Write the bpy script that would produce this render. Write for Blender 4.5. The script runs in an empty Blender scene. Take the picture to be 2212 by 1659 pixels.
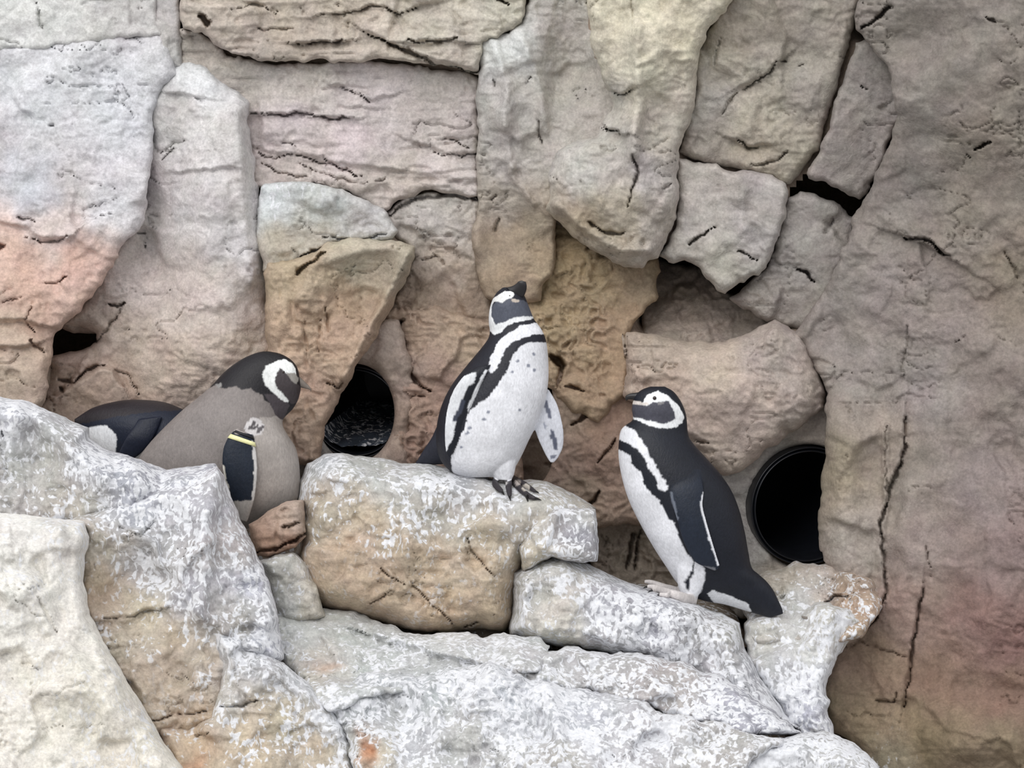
import bpy, bmesh, math, random
import numpy as np
from mathutils import Vector, kdtree

# ------------------------------------------------------------------ camera, sky, sun, exposure
scene = bpy.context.scene
COL = scene.collection
W, H = 2212.0, 1659.0
DIST, PITCH = 8.0, math.radians(8.0)
S = 0.0012                                   # metres per photo pixel at y = 0
FPX = DIST / math.cos(PITCH) / S             # focal length in photo pixels
CAM = np.array([0.0, -DIST, DIST * math.tan(PITCH)])
FWD = np.array([0.0, math.cos(PITCH), -math.sin(PITCH)])
UP = np.array([0.0, math.sin(PITCH), math.cos(PITCH)])
cd = bpy.data.cameras.new('camera'); cam = bpy.data.objects.new('camera', cd); COL.objects.link(cam)
cam.location = CAM.tolist(); cam.rotation_euler = (math.pi / 2 - PITCH, 0, 0)
cd.sensor_width = 36.0; cd.lens = 36.0 * FPX / W; cd.clip_end = 100
scene.camera = cam

world = bpy.data.worlds.new('overcast_sky'); scene.world = world; world.use_nodes = True
nt = world.node_tree; nt.nodes.clear()
wo = nt.nodes.new('ShaderNodeOutputWorld'); bg = nt.nodes.new('ShaderNodeBackground')
tc = nt.nodes.new('ShaderNodeTexCoord'); sx = nt.nodes.new('ShaderNodeSeparateXYZ')
rp = nt.nodes.new('ShaderNodeValToRGB')
nt.links.new(tc.outputs['Generated'], sx.inputs[0])
mr = nt.nodes.new('ShaderNodeMapRange'); mr.inputs[1].default_value = -1; mr.inputs[2].default_value = 1
nt.links.new(sx.outputs['Z'], mr.inputs[0]); nt.links.new(mr.outputs[0], rp.inputs[0])
e = rp.color_ramp.elements
e[0].position = 0.44; e[0].color = (0.26, 0.255, 0.25, 1)
e[1].position = 1.0; e[1].color = (1.0, 1.0, 1.02, 1)
m_ = rp.color_ramp.elements.new(0.53); m_.color = (0.72, 0.73, 0.75, 1)
nt.links.new(rp.outputs[0], bg.inputs[0]); bg.inputs[1].default_value = 1.1
nt.links.new(bg.outputs[0], wo.inputs[0])

sd = bpy.data.lights.new('sun_offscreen', 'SUN'); sun = bpy.data.objects.new('sun_offscreen', sd); COL.objects.link(sun)
sd.energy = 1.5; sd.angle = math.radians(35); sd.color = (1.0, 0.985, 0.96)
sun.rotation_euler = Vector((0.36, 0.95, -0.74)).to_track_quat('-Z', 'Y').to_euler()
scene.view_settings.view_transform = 'Standard'; scene.view_settings.look = 'None'
scene.view_settings.gamma = 1.0; scene.view_settings.use_curve_mapping = False
scene.view_settings.exposure = 0.07

# ------------------------------------------------------------------ helpers
def unproj(px, py, y):
    """world point seen at photo pixel (px,py) that lies at world depth y"""
    px = np.asarray(px, float); py = np.asarray(py, float); y = np.asarray(y, float)
    a = (px - W / 2) / FPX; b = (H / 2 - py) / FPX
    t = (y + DIST) / (FWD[1] + b * UP[1])
    return np.stack([t * a, y + 0 * t, CAM[2] + t * (FWD[2] + b * UP[2])], -1)
def proj(P):
    d = P - CAM; w = d @ FWD
    return W / 2 + d[..., 0] / w * FPX, H / 2 - (d @ UP) / w * FPX
def lin(c):
    c = np.asarray(c, float) / 255.0
    return np.where(c <= 0.04045, c / 12.92, ((c + 0.055) / 1.055) ** 2.4)
_rng = np.random.RandomState(7)
_T = _rng.rand(512, 512)
def vnoise(x, y, seed=0):
    x = x + seed * 37.31; y = y + seed * 91.7
    xi = np.floor(x).astype(int); yi = np.floor(y).astype(int); fx = x - xi; fy = y - yi
    fx = fx * fx * fx * (fx * (fx * 6 - 15) + 10); fy = fy * fy * fy * (fy * (fy * 6 - 15) + 10)
    a = _T[xi & 511, yi & 511]; b = _T[(xi + 1) & 511, yi & 511]
    c = _T[xi & 511, (yi + 1) & 511]; d = _T[(xi + 1) & 511, (yi + 1) & 511]
    return ((a * (1 - fx) + b * fx) * (1 - fy) + (c * (1 - fx) + d * fx) * fy) * 2 - 1
def fbm(x, y, seed=0, o=4):
    r = 0; a = 1.0; f = 1.0
    for i in range(o):
        r = r + a * vnoise(x * f, y * f, seed + i * 3); a *= 0.5; f *= 2.03
    return r / 1.6
def smooth01(t):
    t = np.clip(t, 0, 1); return t * t * (3 - 2 * t)
def seg_dist(px, py, pts, closed, par=False):
    """distance to polyline and sign of the nearest segment's side"""
    best = np.full(px.shape, 1e9); side = np.zeros(px.shape); n = len(pts); T = np.zeros(px.shape)
    for i in range(n if closed else n - 1):
        ax, ay = pts[i]; bx, by = pts[(i + 1) % n]
        dx, dy = bx - ax, by - ay; L = dx * dx + dy * dy + 1e-9
        t = np.clip(((px - ax) * dx + (py - ay) * dy) / L, 0, 1)
        d = np.hypot(px - ax - t * dx, py - ay - t * dy)
        m = d < best; best = np.where(m, d, best)
        side = np.where(m, np.sign(dx * (py - ay) - dy * (px - ax)), side)
        if par: T = np.where(m, (i + t) / (n - 1), T)
    return (best, side, T) if par else (best, side)
def inside(px, py, pts):
    c = np.zeros(px.shape, bool); n = len(pts)
    for i in range(n):
        ax, ay = pts[i]; bx, by = pts[(i + 1) % n]
        if ay == by: continue
        c ^= ((ay > py) != (by > py)) & (px < (bx - ax) * (py - ay) / (by - ay) + ax)
    return c
def mesh_np(name, V, quads, tris=None):
    me = bpy.data.meshes.new(name)
    nq = len(quads); ntr = 0 if tris is None else len(tris)
    loops = np.concatenate([quads.ravel()] + ([] if not ntr else [tris.ravel()])).astype(np.int32)
    start = np.concatenate([np.arange(nq) * 4, nq * 4 + np.arange(ntr) * 3]).astype(np.int32)
    me.vertices.add(len(V)); me.vertices.foreach_set('co', np.asarray(V, np.float32).ravel())
    me.loops.add(len(loops)); me.loops.foreach_set('vertex_index', loops)
    me.polygons.add(nq + ntr); me.polygons.foreach_set('loop_start', start)
    me.update(calc_edges=True); me.validate()
    me.polygons.foreach_set('use_smooth', np.ones(len(me.polygons), bool))
    return me
def set_attr(me, rgb, extra=None, ename='guano'):
    a = me.attributes.new('Col', 'FLOAT_COLOR', 'POINT')
    a.data.foreach_set('color', np.concatenate([rgb, np.ones((len(rgb), 1))], 1).astype(np.float32).ravel())
    if extra is not None:
        b = me.attributes.new(ename, 'FLOAT', 'POINT'); b.data.foreach_set('value', extra.astype(np.float32))
def link(name, me, mat=None, parent=None):
    o = bpy.data.objects.new(name, me); COL.objects.link(o)
    if mat and me: me.materials.append(mat)
    if parent: o.parent = parent
    return o
def tag(o, label=None, cat=None, group=None, kind=None):
    if label: o['label'] = label
    if cat: o['category'] = cat
    if group: o['group'] = group
    if kind: o['kind'] = kind
    return o

# ------------------------------------------------------------------ materials
class N:
    def __init__(s, name):
        s.m = bpy.data.materials.new(name); s.m.use_nodes = True; s.t = s.m.node_tree; s.t.nodes.clear()
        s.out = s.t.nodes.new('ShaderNodeOutputMaterial'); s.b = s.t.nodes.new('ShaderNodeBsdfPrincipled')
        s.t.links.new(s.b.outputs[0], s.out.inputs[0])
    def n(s, typ, **kw):
        nd = s.t.nodes.new(typ)
        for k, v in kw.items():
            if isinstance(k, str) and hasattr(nd, k): setattr(nd, k, v)
        return nd
    def l(s, a, b): s.t.links.new(a, b)
    def attr(s, name):
        a = s.n('ShaderNodeAttribute'); a.attribute_name = name; return a
    def noise(s, vec, scale, detail=3, rough=0.55, dist=0.0):
        a = s.n('ShaderNodeTexNoise'); a.inputs['Scale'].default_value = scale; a.inputs['Detail'].default_value = detail
        a.inputs['Roughness'].default_value = rough; a.inputs['Distortion'].default_value = dist
        s.l(vec, a.inputs['Vector']); return a
    def mapr(s, v, a, b, c, d):
        m = s.n('ShaderNodeMapRange'); s.l(v, m.inputs[0])
        for i, x in enumerate((a, b, c, d)): m.inputs[i + 1].default_value = x
        return m.outputs[0]
    def math(s, op, a, b):
        m = s.n('ShaderNodeMath'); m.operation = op
        for i, x in enumerate((a, b)):
            if isinstance(x, (int, float)): m.inputs[i].default_value = x
            else: s.l(x, m.inputs[i])
        return m.outputs[0]
    def mix(s, f, a, b, mode='MIX'):
        m = s.n('ShaderNodeMix'); m.data_type = 'RGBA'; m.blend_type = mode
        for sock, x in ((m.inputs[0], f), (m.inputs[6], a), (m.inputs[7], b)):
            if isinstance(x, (int, float)): sock.default_value = x
            elif isinstance(x, tuple): sock.default_value = x
            else: s.l(x, sock)
        return m.outputs[2]
    def bump(s, h, strength, dist):
        b = s.n('ShaderNodeBump'); b.inputs['Strength'].default_value = strength; b.inputs['Distance'].default_value = dist
        s.l(h, b.inputs['Height']); s.l(b.outputs[0], s.b.inputs['Normal']); return b

def rock_material():
    k = N('carved_rock'); g = k.n('ShaderNodeNewGeometry'); pos = g.outputs['Position']
    col = k.attr('Col').outputs['Color']; gu = k.attr('guano').outputs['Fac']
    n1 = k.noise(pos, 7, 5, 0.6).outputs['Fac']; n2 = k.noise(pos, 38, 4, 0.6, 0.6).outputs['Fac']
    n3 = k.noise(pos, 150, 3, 0.6).outputs['Fac']
    v = k.math('MULTIPLY', k.mapr(n1, 0.3, 0.7, 0.86, 1.12), k.mapr(n2, 0.3, 0.7, 0.84, 1.15))
    v = k.math('MULTIPLY', v, k.mapr(n3, 0.3, 0.7, 0.84, 1.14))
    c = k.mix(1.0, col, v, 'MULTIPLY')
    hue = k.noise(pos, 11, 3, 0.6).outputs['Color']
    c = k.mix(0.05, c, k.mix(1.0, c, hue, 'OVERLAY'))
    # bird droppings: white runs and worm-like flecks
    mp = k.n('ShaderNodeMapping'); mp.inputs['Scale'].default_value = (1.0, 1.0, 0.6); k.l(pos, mp.inputs[0])
    d1 = k.noise(mp.outputs[0], 78, 1.6, 0.5, 0.5).outputs['Fac']
    d2 = k.noise(mp.outputs[0], 13, 3, 0.6, 0.6).outputs['Fac']
    th = k.math('ADD', d1, k.math('MULTIPLY', k.math('SUBTRACT', d2, 0.5), 0.75))
    th = k.math('ADD', th, k.math('MULTIPLY', k.math('SUBTRACT', gu, 0.5), 0.26))
    mask = k.math('MULTIPLY', k.mapr(th, 0.51, 0.60, 0.0, 1.0), k.mapr(gu, 0.02, 0.30, 0.0, 0.95))
    c = k.mix(k.mapr(gu, 0.3, 0.9, 0.0, 0.40), c, k.mix(1.0, c, (0.40, 0.41, 0.45, 1), 'MULTIPLY'))
    wn = k.mapr(k.noise(pos, 120, 3, 0.6).outputs['Fac'], 0.3, 0.7, 0.80, 1.06)
    c = k.mix(mask, c, k.mix(1.0, (0.80, 0.81, 0.84, 1), wn, 'MULTIPLY'))
    k.l(c, k.b.inputs['Base Color'])
    k.b.inputs['Roughness'].default_value = 0.85; k.b.inputs['Specular IOR Level'].default_value = 0.2
    f1 = k.noise(pos, 60, 5, 0.62, 0.7).outputs['Fac']; f2 = k.noise(pos, 260, 3, 0.6).outputs['Fac']
    pm = k.mapr(k.noise(pos, 6, 2, 0.5).outputs['Fac'], 0.42, 0.62, 0.25, 1.15)
    hgt = k.math('ADD', k.math('MULTIPLY', f1, pm), k.math('MULTIPLY', f2, 0.22))
    hgt = k.math('ADD', hgt, k.math('MULTIPLY', mask, 0.12))
    k.bump(hgt, 0.36, 0.010)
    return k.m
ROCK = rock_material()
def feather_material():
    k = N('feathers'); g = k.n('ShaderNodeNewGeometry'); pos = g.outputs['Position']
    col = k.attr('Col').outputs['Color']
    mp = k.n('ShaderNodeMapping'); mp.inputs['Scale'].default_value = (1.0, 1.0, 0.5); k.l(pos, mp.inputs[0])
    n1 = k.noise(mp.outputs[0], 190, 3, 0.65).outputs['Fac']; n2 = k.noise(pos, 18, 3, 0.6).outputs['Fac']
    v = k.math('MULTIPLY', k.mapr(n1, 0.3, 0.7, 0.84, 1.12), k.mapr(n2, 0.3, 0.7, 0.86, 1.10))
    k.l(k.mix(1.0, col, v, 'MULTIPLY'), k.b.inputs['Base Color'])
    k.b.inputs['Roughness'].default_value = 0.48; k.b.inputs['Specular IOR Level'].default_value = 0.30
    k.bump(n1, 0.35, 0.004)
    return k.m
FEATHER = feather_material()
def plain(name, rgb, rough, spec=0.5, nscale=80, amt=0.12, bump=0.0):
    k = N(name); g = k.n('ShaderNodeNewGeometry'); c = lin(rgb)
    n1 = k.noise(g.outputs['Position'], nscale, 3).outputs['Fac']
    k.l(k.mix(1.0, (c[0], c[1], c[2], 1), k.mapr(n1, 0.3, 0.7, 1 - amt, 1 + amt), 'MULTIPLY'), k.b.inputs['Base Color'])
    k.b.inputs['Roughness'].default_value = rough; k.b.inputs['Specular IOR Level'].default_value = spec
    if bump: k.bump(n1, bump, 0.003)
    return k.m
HORN = plain('dark_horn', (34, 32, 34), 0.45, 0.5)
HORNG = plain('grey_horn', (120, 112, 104), 0.5, 0.5)
EYE = plain('eye_gloss', (38, 26, 22), 0.12, 0.6)
CLAW = plain('claw_horn', (28, 26, 26), 0.4, 0.5)
PIPE = plain('black_plastic_pipe', (20, 22, 28), 0.38, 0.5, 30, 0.25)
BANDY = plain('pale_yellow_band', (238, 235, 178), 0.45, 0.4)
BANDK = plain('black_band', (30, 30, 34), 0.5, 0.4)

# ------------------------------------------------------------------ rocks
STEP = 3.4
LO_X, HI_X, LO_Y, HI_Y = -170, 2380, -170, 1830
ROCKS = {}
class Rock: pass
def carve(X, Y, y, spec, seed):
    """relief of one rock: bumps, ridges, steps, cracks and stony noise (depth in metres, + is away)"""
    for (bx, by, rx, ry, a) in spec.get('bumps', []):
        y = y + a * np.exp(-((X - bx) / rx) ** 2 - ((Y - by) / ry) ** 2)
    r1, r2, r3 = spec.get('rough', (0.03, 0.012, 0.004))
    pm = 0.35 + 0.85 * smooth01(0.45 + 1.1 * vnoise(X / 150, Y / 150, seed + 6))
    y = y + r1 * fbm(X / 170, Y / 170, seed, 3) + r2 * pm * fbm(X / 46, Y / 46, seed + 5, 4)
    rid = 1 - np.abs(fbm(X / 24 + 1.2 * vnoise(X / 30, Y / 30, seed), Y / 24, seed + 9, 3)) * 2
    y = y - r3 * rid * (0.5 + smooth01(0.5 + 1.3 * vnoise(X / 120, Y / 120, seed + 4)))
    # broken planar facets
    cell, fa = spec.get('facet', (130.0, 0.10))
    if fa:
        rg = np.random.RandomState(seed + 100)
        qx = X + 18 * fbm(X / 50, Y / 50, seed + 61, 3); qy = Y + 18 * fbm(X / 50, Y / 50, seed + 62, 3)
        sx_ = np.arange(X.min() - cell, X.max() + 2 * cell, cell); sy_ = np.arange(Y.min() - cell, Y.max() + 2 * cell, cell * 0.85)
        num = np.zeros(X.shape); den = np.zeros(X.shape)
        for ax in sx_:
            for ay in sy_:
                bx, by = ax + rg.uniform(-0.45, 0.45) * cell, ay + rg.uniform(-0.45, 0.45) * cell
                tx, ty, off = rg.normal(0, fa), rg.normal(0, fa), rg.normal(0, fa * 0.12)
                i0 = max(int((by - 2 * cell - Y[0, 0]) / STEP), 0); i1 = max(int((by + 2 * cell - Y[0, 0]) / STEP) + 1, 0)
                j0 = max(int((bx - 2 * cell - X[0, 0]) / STEP), 0); j1 = max(int((bx + 2 * cell - X[0, 0]) / STEP) + 1, 0)
                sl = (slice(i0, i1), slice(j0, j1))
                if i0 >= i1 or j0 >= j1: continue
                ddx, ddy = qx[sl] - bx, qy[sl] - by
                w = np.exp(-np.hypot(ddx, ddy) / 5.0)
                num[sl] += w * ((ddx * tx + ddy * ty) * S + off * 0.1); den[sl] += w
        y = y + num / np.maximum(den, 1e-12)
    fis = spec.get('fis', 0.012)
    if fis:
        f = fbm(X / 130 + 0.5 * vnoise(X / 40, Y / 40, seed + 71), Y / 75, seed + 72, 4)
        pm2 = smooth01(vnoise(X / 110, Y / 110, seed + 73) * 2.2 - 0.1)
        y = y + fis * pm2 * smooth01(1.35 - np.abs(f) / 0.028)
        g = fbm(X / 60 + 0.4 * vnoise(X / 25, Y / 25, seed + 75), Y / 40, seed + 76, 3)
        y = y + 0.3 * fis * smooth01(vnoise(X / 90, Y / 90, seed + 77) * 2.4 - 0.3) * smooth01(1.3 - np.abs(g) / 0.05)
    if 'strata' in spec:
        s = spec['strata']; yy = Y + 10 * fbm(X / 90, Y / 60, seed + 2, 3)
        st = fbm(X / 150, yy / 17, seed + 3, 3)
        y = y + s * st + s * 1.6 * smooth01((st - 0.25) / 0.12) * smooth01(0.5 + 2 * vnoise(X / 140, Y / 70, seed + 8))
    wx = X + 5 * fbm(X / 22, Y / 22, seed + 11, 3); wy = Y + 5 * fbm(X / 22, Y / 22, seed + 12, 3)
    for (pts, a, w, fade) in spec.get('steps', []):
        d, sg = seg_dist(wx, wy, pts, False)
        y = y + a * 0.5 * sg * smooth01(d / w) * np.exp(-np.maximum(d - w, 0) / fade)
    for (pts, w, a) in spec.get('ridges', []):
        d, sg = seg_dist(wx, wy, pts, False); y = y - a * np.exp(-(d / w) ** 2)
    cx_ = X + 7 * fbm(X / 26, Y / 26, seed + 13, 4); cy_ = Y + 7 * fbm(X / 26, Y / 26, seed + 14, 4)
    for (pts, w, a) in spec.get('cracks', []):
        d, sg, t = seg_dist(cx_, cy_, pts, False, True)
        ww = w * 0.62 * (0.7 + 0.6 * (vnoise(X / 28, Y / 28, seed + 21) + 0.4)) * (0.35 + 0.65 * np.clip(4 * t * (1 - t), 0, 1) ** 0.6)
        y = y + a * 1.15 * smooth01(1.3 - d / np.maximum(ww, 1.2))
    return y
def plane_depth(X, Y, spec):
    return spec['y0'] + spec.get('gx', 0) * (X - spec['c'][0]) / 1000 + spec.get('gy', 0) * (Y - spec['c'][1]) / 1000
def poly_sdf(X, Y, spec, seed):
    j = spec.get('jit', 5.0)
    wx = X + j * fbm(X / 40, Y / 40, seed + 31, 3); wy = Y + j * fbm(X / 40, Y / 40, seed + 32, 3)
    d, _ = seg_dist(wx, wy, spec['poly'], True)
    d = np.where(inside(wx, wy, spec['poly']), d, -d) + spec.get('grow', 0.0)
    for (hx, hy, rx, ry) in spec.get('holes', []):
        q = np.hypot((X - hx) / rx, (Y - hy) / ry)
        d = np.minimum(d, (q - 1) * min(rx, ry))
    return d
def color_of(X, Y, spec, seed):
    wx = X + 28 * fbm(X / 60, Y / 60, seed + 41, 3); wy = Y + 28 * fbm(X / 60, Y / 60, seed + 42, 3)
    pts = spec['col']; ws = []; 
    for p in pts: ws.append(1.0 / (((wx - p[0]) ** 2 + (wy - p[1]) ** 2) + 400.0) ** 1.5)
    ws = np.stack(ws); ws /= ws.sum(0)
    cl = np.stack([lin(p[2:5]) for p in pts]); gl = np.array([p[5] if len(p) > 5 else 0.0 for p in pts])
    rgb = np.tensordot(ws, cl, (0, 0)); g = np.tensordot(ws, gl, (0, 0))
    for (sx_, sy_, rx, ry, c) in spec.get('spots', []):
        q = np.exp(-((wx - sx_) / rx) ** 2 - ((wy - sy_) / ry) ** 2)[..., None]
        rgb = rgb * (1 - q) + lin(c) * q; g = g * (1 - q[..., 0])
    L_ = (rgb @ np.array([0.3, 0.59, 0.11]))[..., None]; rgb = L_ + (rgb - L_) * spec.get('sat', 0.74)
    rgb = rgb * np.array(spec.get('tint', (0.985, 0.998, 1.015)))
    rgb = rgb * 1.08
    return rgb, g
def rock(name, poly, y0, col, parent=None, label=None, cat='rock', group=None, kind=None, skirt=0.28, **kw):
    spec = dict(poly=poly, y0=y0, col=col, **kw)
    seed = len(ROCKS) * 7 + 3
    xs = [p[0] for p in poly]; ys = [p[1] for p in poly]
    spec.setdefault('c', (sum(xs) / len(xs), sum(ys) / len(ys)))
    mg = 14 + spec.get('grow', 0); x0 = max(min(xs) - mg, LO_X); x1 = min(max(xs) + mg, HI_X); ya = max(min(ys) - mg, LO_Y); yb = min(max(ys) + mg, HI_Y)
    gx = np.arange(x0, x1 + STEP, STEP); gy = np.arange(ya, yb + STEP, STEP)
    X, Y = np.meshgrid(gx, gy, indexing='xy')
    d = poly_sdf(X, Y, spec, seed)
    keepv = d > 0
    gY, gX = np.gradient(d, STEP); gl = np.hypot(gX, gY) + 1e-6
    out = ~keepv
    mv = np.where(out, np.clip(-d, 0, STEP * 1.6), 0) / gl / np.maximum(gl, 0.5)
    Xs = X + gX * mv; Ys = Y + gY * mv
    dd = np.maximum(d, 0)
    R = spec.get('R', 30.0); drop = spec.get('drop', 0.08)
    t = np.clip(dd / R, 0, 1)
    y = plane_depth(Xs, Ys, spec) + drop * (1 - np.sqrt(np.clip(1 - (1 - t) ** 2, 0, 1)))
    y = carve(Xs, Ys, y, spec, seed)
    kq = keepv[:-1, :-1] | keepv[1:, :-1] | keepv[:-1, 1:] | keepv[1:, 1:]
    idx = np.arange(X.size).reshape(X.shape)
    q = np.stack([idx[:-1, :-1], idx[1:, :-1], idx[1:, 1:], idx[:-1, 1:]], -1)[kq]
    used = np.unique(q); re = np.full(X.size, -1); re[used] = np.arange(len(used)); q = re[q]
    px = Xs.ravel()[used]; py = Ys.ravel()[used]; yy = y.ravel()[used]
    # skirt: the sides of the rock run back from its outline
    ed = np.concatenate([q[:, [0, 1]], q[:, [1, 2]], q[:, [2, 3]], q[:, [3, 0]]])
    key = np.sort(ed, 1); kk = key[:, 0] * (len(used) + 1) + key[:, 1]
    u, inv, cnt = np.unique(kk, return_inverse=True, return_counts=True)
    be = ed[cnt[inv] == 1]; bv = np.unique(be)
    m2 = np.full(len(used), -1); m2[bv] = len(used) + np.arange(len(bv))
    sq = np.stack([be[:, 1], be[:, 0], m2[be[:, 0]], m2[be[:, 1]]], -1)
    V = np.concatenate([unproj(px, py, yy), unproj(px[bv], py[bv], yy[bv] + skirt)])
    rgb, g = color_of(px, py, spec, seed)
    rgb = np.concatenate([rgb, rgb[bv]]); g = np.concatenate([g, g[bv]])
    me = mesh_np(name, V, np.concatenate([q, sq])); set_attr(me, rgb, g)
    o = link(name, me, ROCK, parent)
    if label: o['label'] = label
    if cat and not parent: o['category'] = cat
    if group: o['group'] = group
    if kind: o['kind'] = kind
    r = Rock(); r.spec = spec; r.seed = seed; r.gx0 = x0; r.gy0 = ya; r.y = y; r.d = d; r.o = o
    ROCKS[len(ROCKS)] = r
    return r
def depth_at(r, px, py):
    i = int(round((py - r.gy0) / STEP)); j = int(round((px - r.gx0) / STEP))
    i = min(max(i, 0), r.y.shape[0] - 1); j = min(max(j, 0), r.y.shape[1] - 1)
    return float(r.y[i, j])

# ------------------------------------------------------------------ the cliff: one carved wall of separate rock masses
_bx = np.array([-165, 2375, 2375, -165]); _by = np.array([-160, -160, 1900, 1900])
_n = unproj(_bx, _by, np.array([0.42, 0.30, 0.30, 0.42])); _f = unproj(_bx, _by, np.full(4, 1.25)); _f[:, [0, 2]] = _n[:, [0, 2]]
wb = mesh_np('wall_back', np.concatenate([_n, _f]), np.array([[4, 7, 6, 5], [0, 4, 5, 1], [1, 5, 6, 2], [3, 2, 6, 7], [0, 3, 7, 4]]))  # box top and sides added to block sky light behind the rocks
wb.polygons.foreach_set('use_smooth', np.zeros(5, bool))
set_attr(wb, np.tile(lin((158, 140, 124)), (8, 1)), np.zeros(8))
WALL = tag(link('wall_back', wb, ROCK), 'carved artificial rock cliff of grey, pink and ochre slabs', None, None, 'structure')
def wrock(name, poly, y0, col, **kw):
    kw.setdefault('grow', 8.0); kw.setdefault('jit', 9.0)
    kw['drop'] = kw.get('drop', 0.06) * 0.6
    return rock(name, poly, y0, col, parent=WALL, **kw)
PIPE_L = (768, 892, 84, 106); PIPE_R = (1746, 1094, 124, 134)

# left slab, upper piece and main piece
wrock('rock_slab', [(-170, -170), (322, -170), (334, 30), (346, 72), (250, 79), (150, 90), (80, 98), (-170, 104)], 0.425,
      [(60, 30, 204, 203, 198), (250, 40, 200, 198, 192), (330, 40, 196, 192, 188)], R=14, drop=0.05, gy=-0.2, rough=(0.02, 0.01, 0.002),
      cracks=[([(78, 0), (88, 40), (90, 62)], 3, 0.02)])
wrock('rock_slab', [(-170, 102), (80, 99), (150, 92), (250, 81), (345, 76), (368, 128), (376, 158), (332, 208), (322, 300), (314, 420), (300, 470), (268, 520), (236, 560), (214, 615), (166, 668), (116, 712), (104, 745), (98, 800), (90, 850), (60, 950), (-170, 950)], 0.33,
      [(100, 200, 206, 206, 208), (250, 250, 208, 208, 212), (60, 400, 196, 196, 202), (230, 440, 206, 204, 206), (120, 500, 208, 190, 182), (30, 540, 210, 170, 150), (170, 580, 206, 164, 144), (60, 620, 204, 164, 142), (40, 720, 196, 170, 146), (90, 700, 188, 154, 132), (40, 820, 186, 162, 140)],
      R=26, drop=0.07, gy=-0.22, rough=(0.02, 0.010, 0.003),
      bumps=[(60, 620, 90, 60, -0.03), (20, 760, 80, 60, -0.02)],
      steps=[([(-40, 470), (60, 492), (85, 510), (150, 520), (160, 508)], 0.02, 5, 30), ([(-40, 690), (40, 692), (80, 700)], 0.04, 6, 30), ([(-40, 745), (50, 750), (75, 742)], 0.03, 5, 25)],
      cracks=[([(0, 96), (30, 100), (60, 104)], 7, 0.05), ([(-20, 540), (12, 534)], 7, 0.05), ([(40, 465), (70, 482)], 4, 0.03), ([(55, 512), (90, 526), (130, 522), (150, 508)], 4, 0.03),
              ([(90, 610), (130, 606), (140, 600)], 4, 0.03), ([(0, 655), (30, 648), (45, 640)], 5, 0.02), ([(70, 655), (60, 690), (75, 720)], 4, 0.02), ([(62, 732), (95, 760)], 5, 0.03), ([(110, 270), (118, 268)], 4, 0.03), ([(215, 470), (240, 458)], 4, 0.02)])
wrock('rock_slab', [(323, -170), (386, -170), (384, 60), (386, 142), (364, 150), (346, 76), (332, 20)], 0.42,
      [(355, 40, 186, 180, 176)], R=16, drop=0.05)
# buttress
wrock('rock_buttress', [(326, 220), (350, 180), (372, 150), (396, 142), (430, 150), (470, 178), (500, 206), (530, 222), (536, 300), (548, 380), (562, 480), (572, 600), (584, 720), (606, 860), (620, 1010), (40, 1010), (70, 900), (100, 860), (118, 800), (108, 776), (160, 772), (204, 760), (222, 740), (214, 714), (172, 704), (138, 694), (172, 664), (214, 612), (236, 556), (270, 516), (300, 466), (310, 420), (318, 300)], 0.42,
      [(430, 170, 214, 214, 214), (380, 260, 196, 189, 185), (470, 300, 200, 194, 190), (340, 420, 194, 186, 183), (440, 450, 198, 190, 188), (520, 520, 202, 196, 194), (290, 600, 190, 176, 168), (430, 640, 198, 182, 172), (250, 700, 178, 160, 146), (350, 800, 194, 172, 154), (520, 780, 198, 176, 158), (200, 860, 170, 144, 124), (150, 780, 188, 162, 144), (300, 860, 180, 154, 134)],
      R=30, drop=0.10, rough=(0.02, 0.010, 0.004),
      bumps=[(470, 480, 90, 330, -0.13), (420, 780, 160, 130, -0.08), (330, 480, 40, 150, 0.06)],
      ridges=[([(512, 230), (520, 330), (528, 460), (545, 600)], 16, 0.03)],
      steps=[([(385, 200), (420, 206), (400, 228), (370, 262)], 0.03, 5, 30), ([(395, 372), (440, 368), (480, 360), (500, 362)], 0.02, 4, 20), ([(120, 850), (180, 815), (215, 790), (245, 800), (262, 830)], -0.05, 8, 50)],
      cracks=[([(236, 656), (254, 662), (274, 656)], 5, 0.05), ([(295, 500), (316, 510), (312, 534)], 4, 0.03), ([(126, 820), (160, 828), (190, 800), (225, 790)], 7, 0.05), ([(128, 842), (140, 850)], 9, 0.05),
              ([(205, 745), (240, 700), (262, 672)], 6, 0.025), ([(345, 330), (400, 300)], 5, 0.015), ([(350, 345), (380, 320)], 4, 0.015), ([(242, 795), (275, 812), (300, 850)], 5, 0.02)])
wrock('rock_block', [(116, 690), (200, 680), (235, 690), (212, 722), (160, 722), (118, 706)], 0.46, [(160, 700, 150, 128, 112)], R=14, drop=0.04, grow=0, jit=4)
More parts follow.
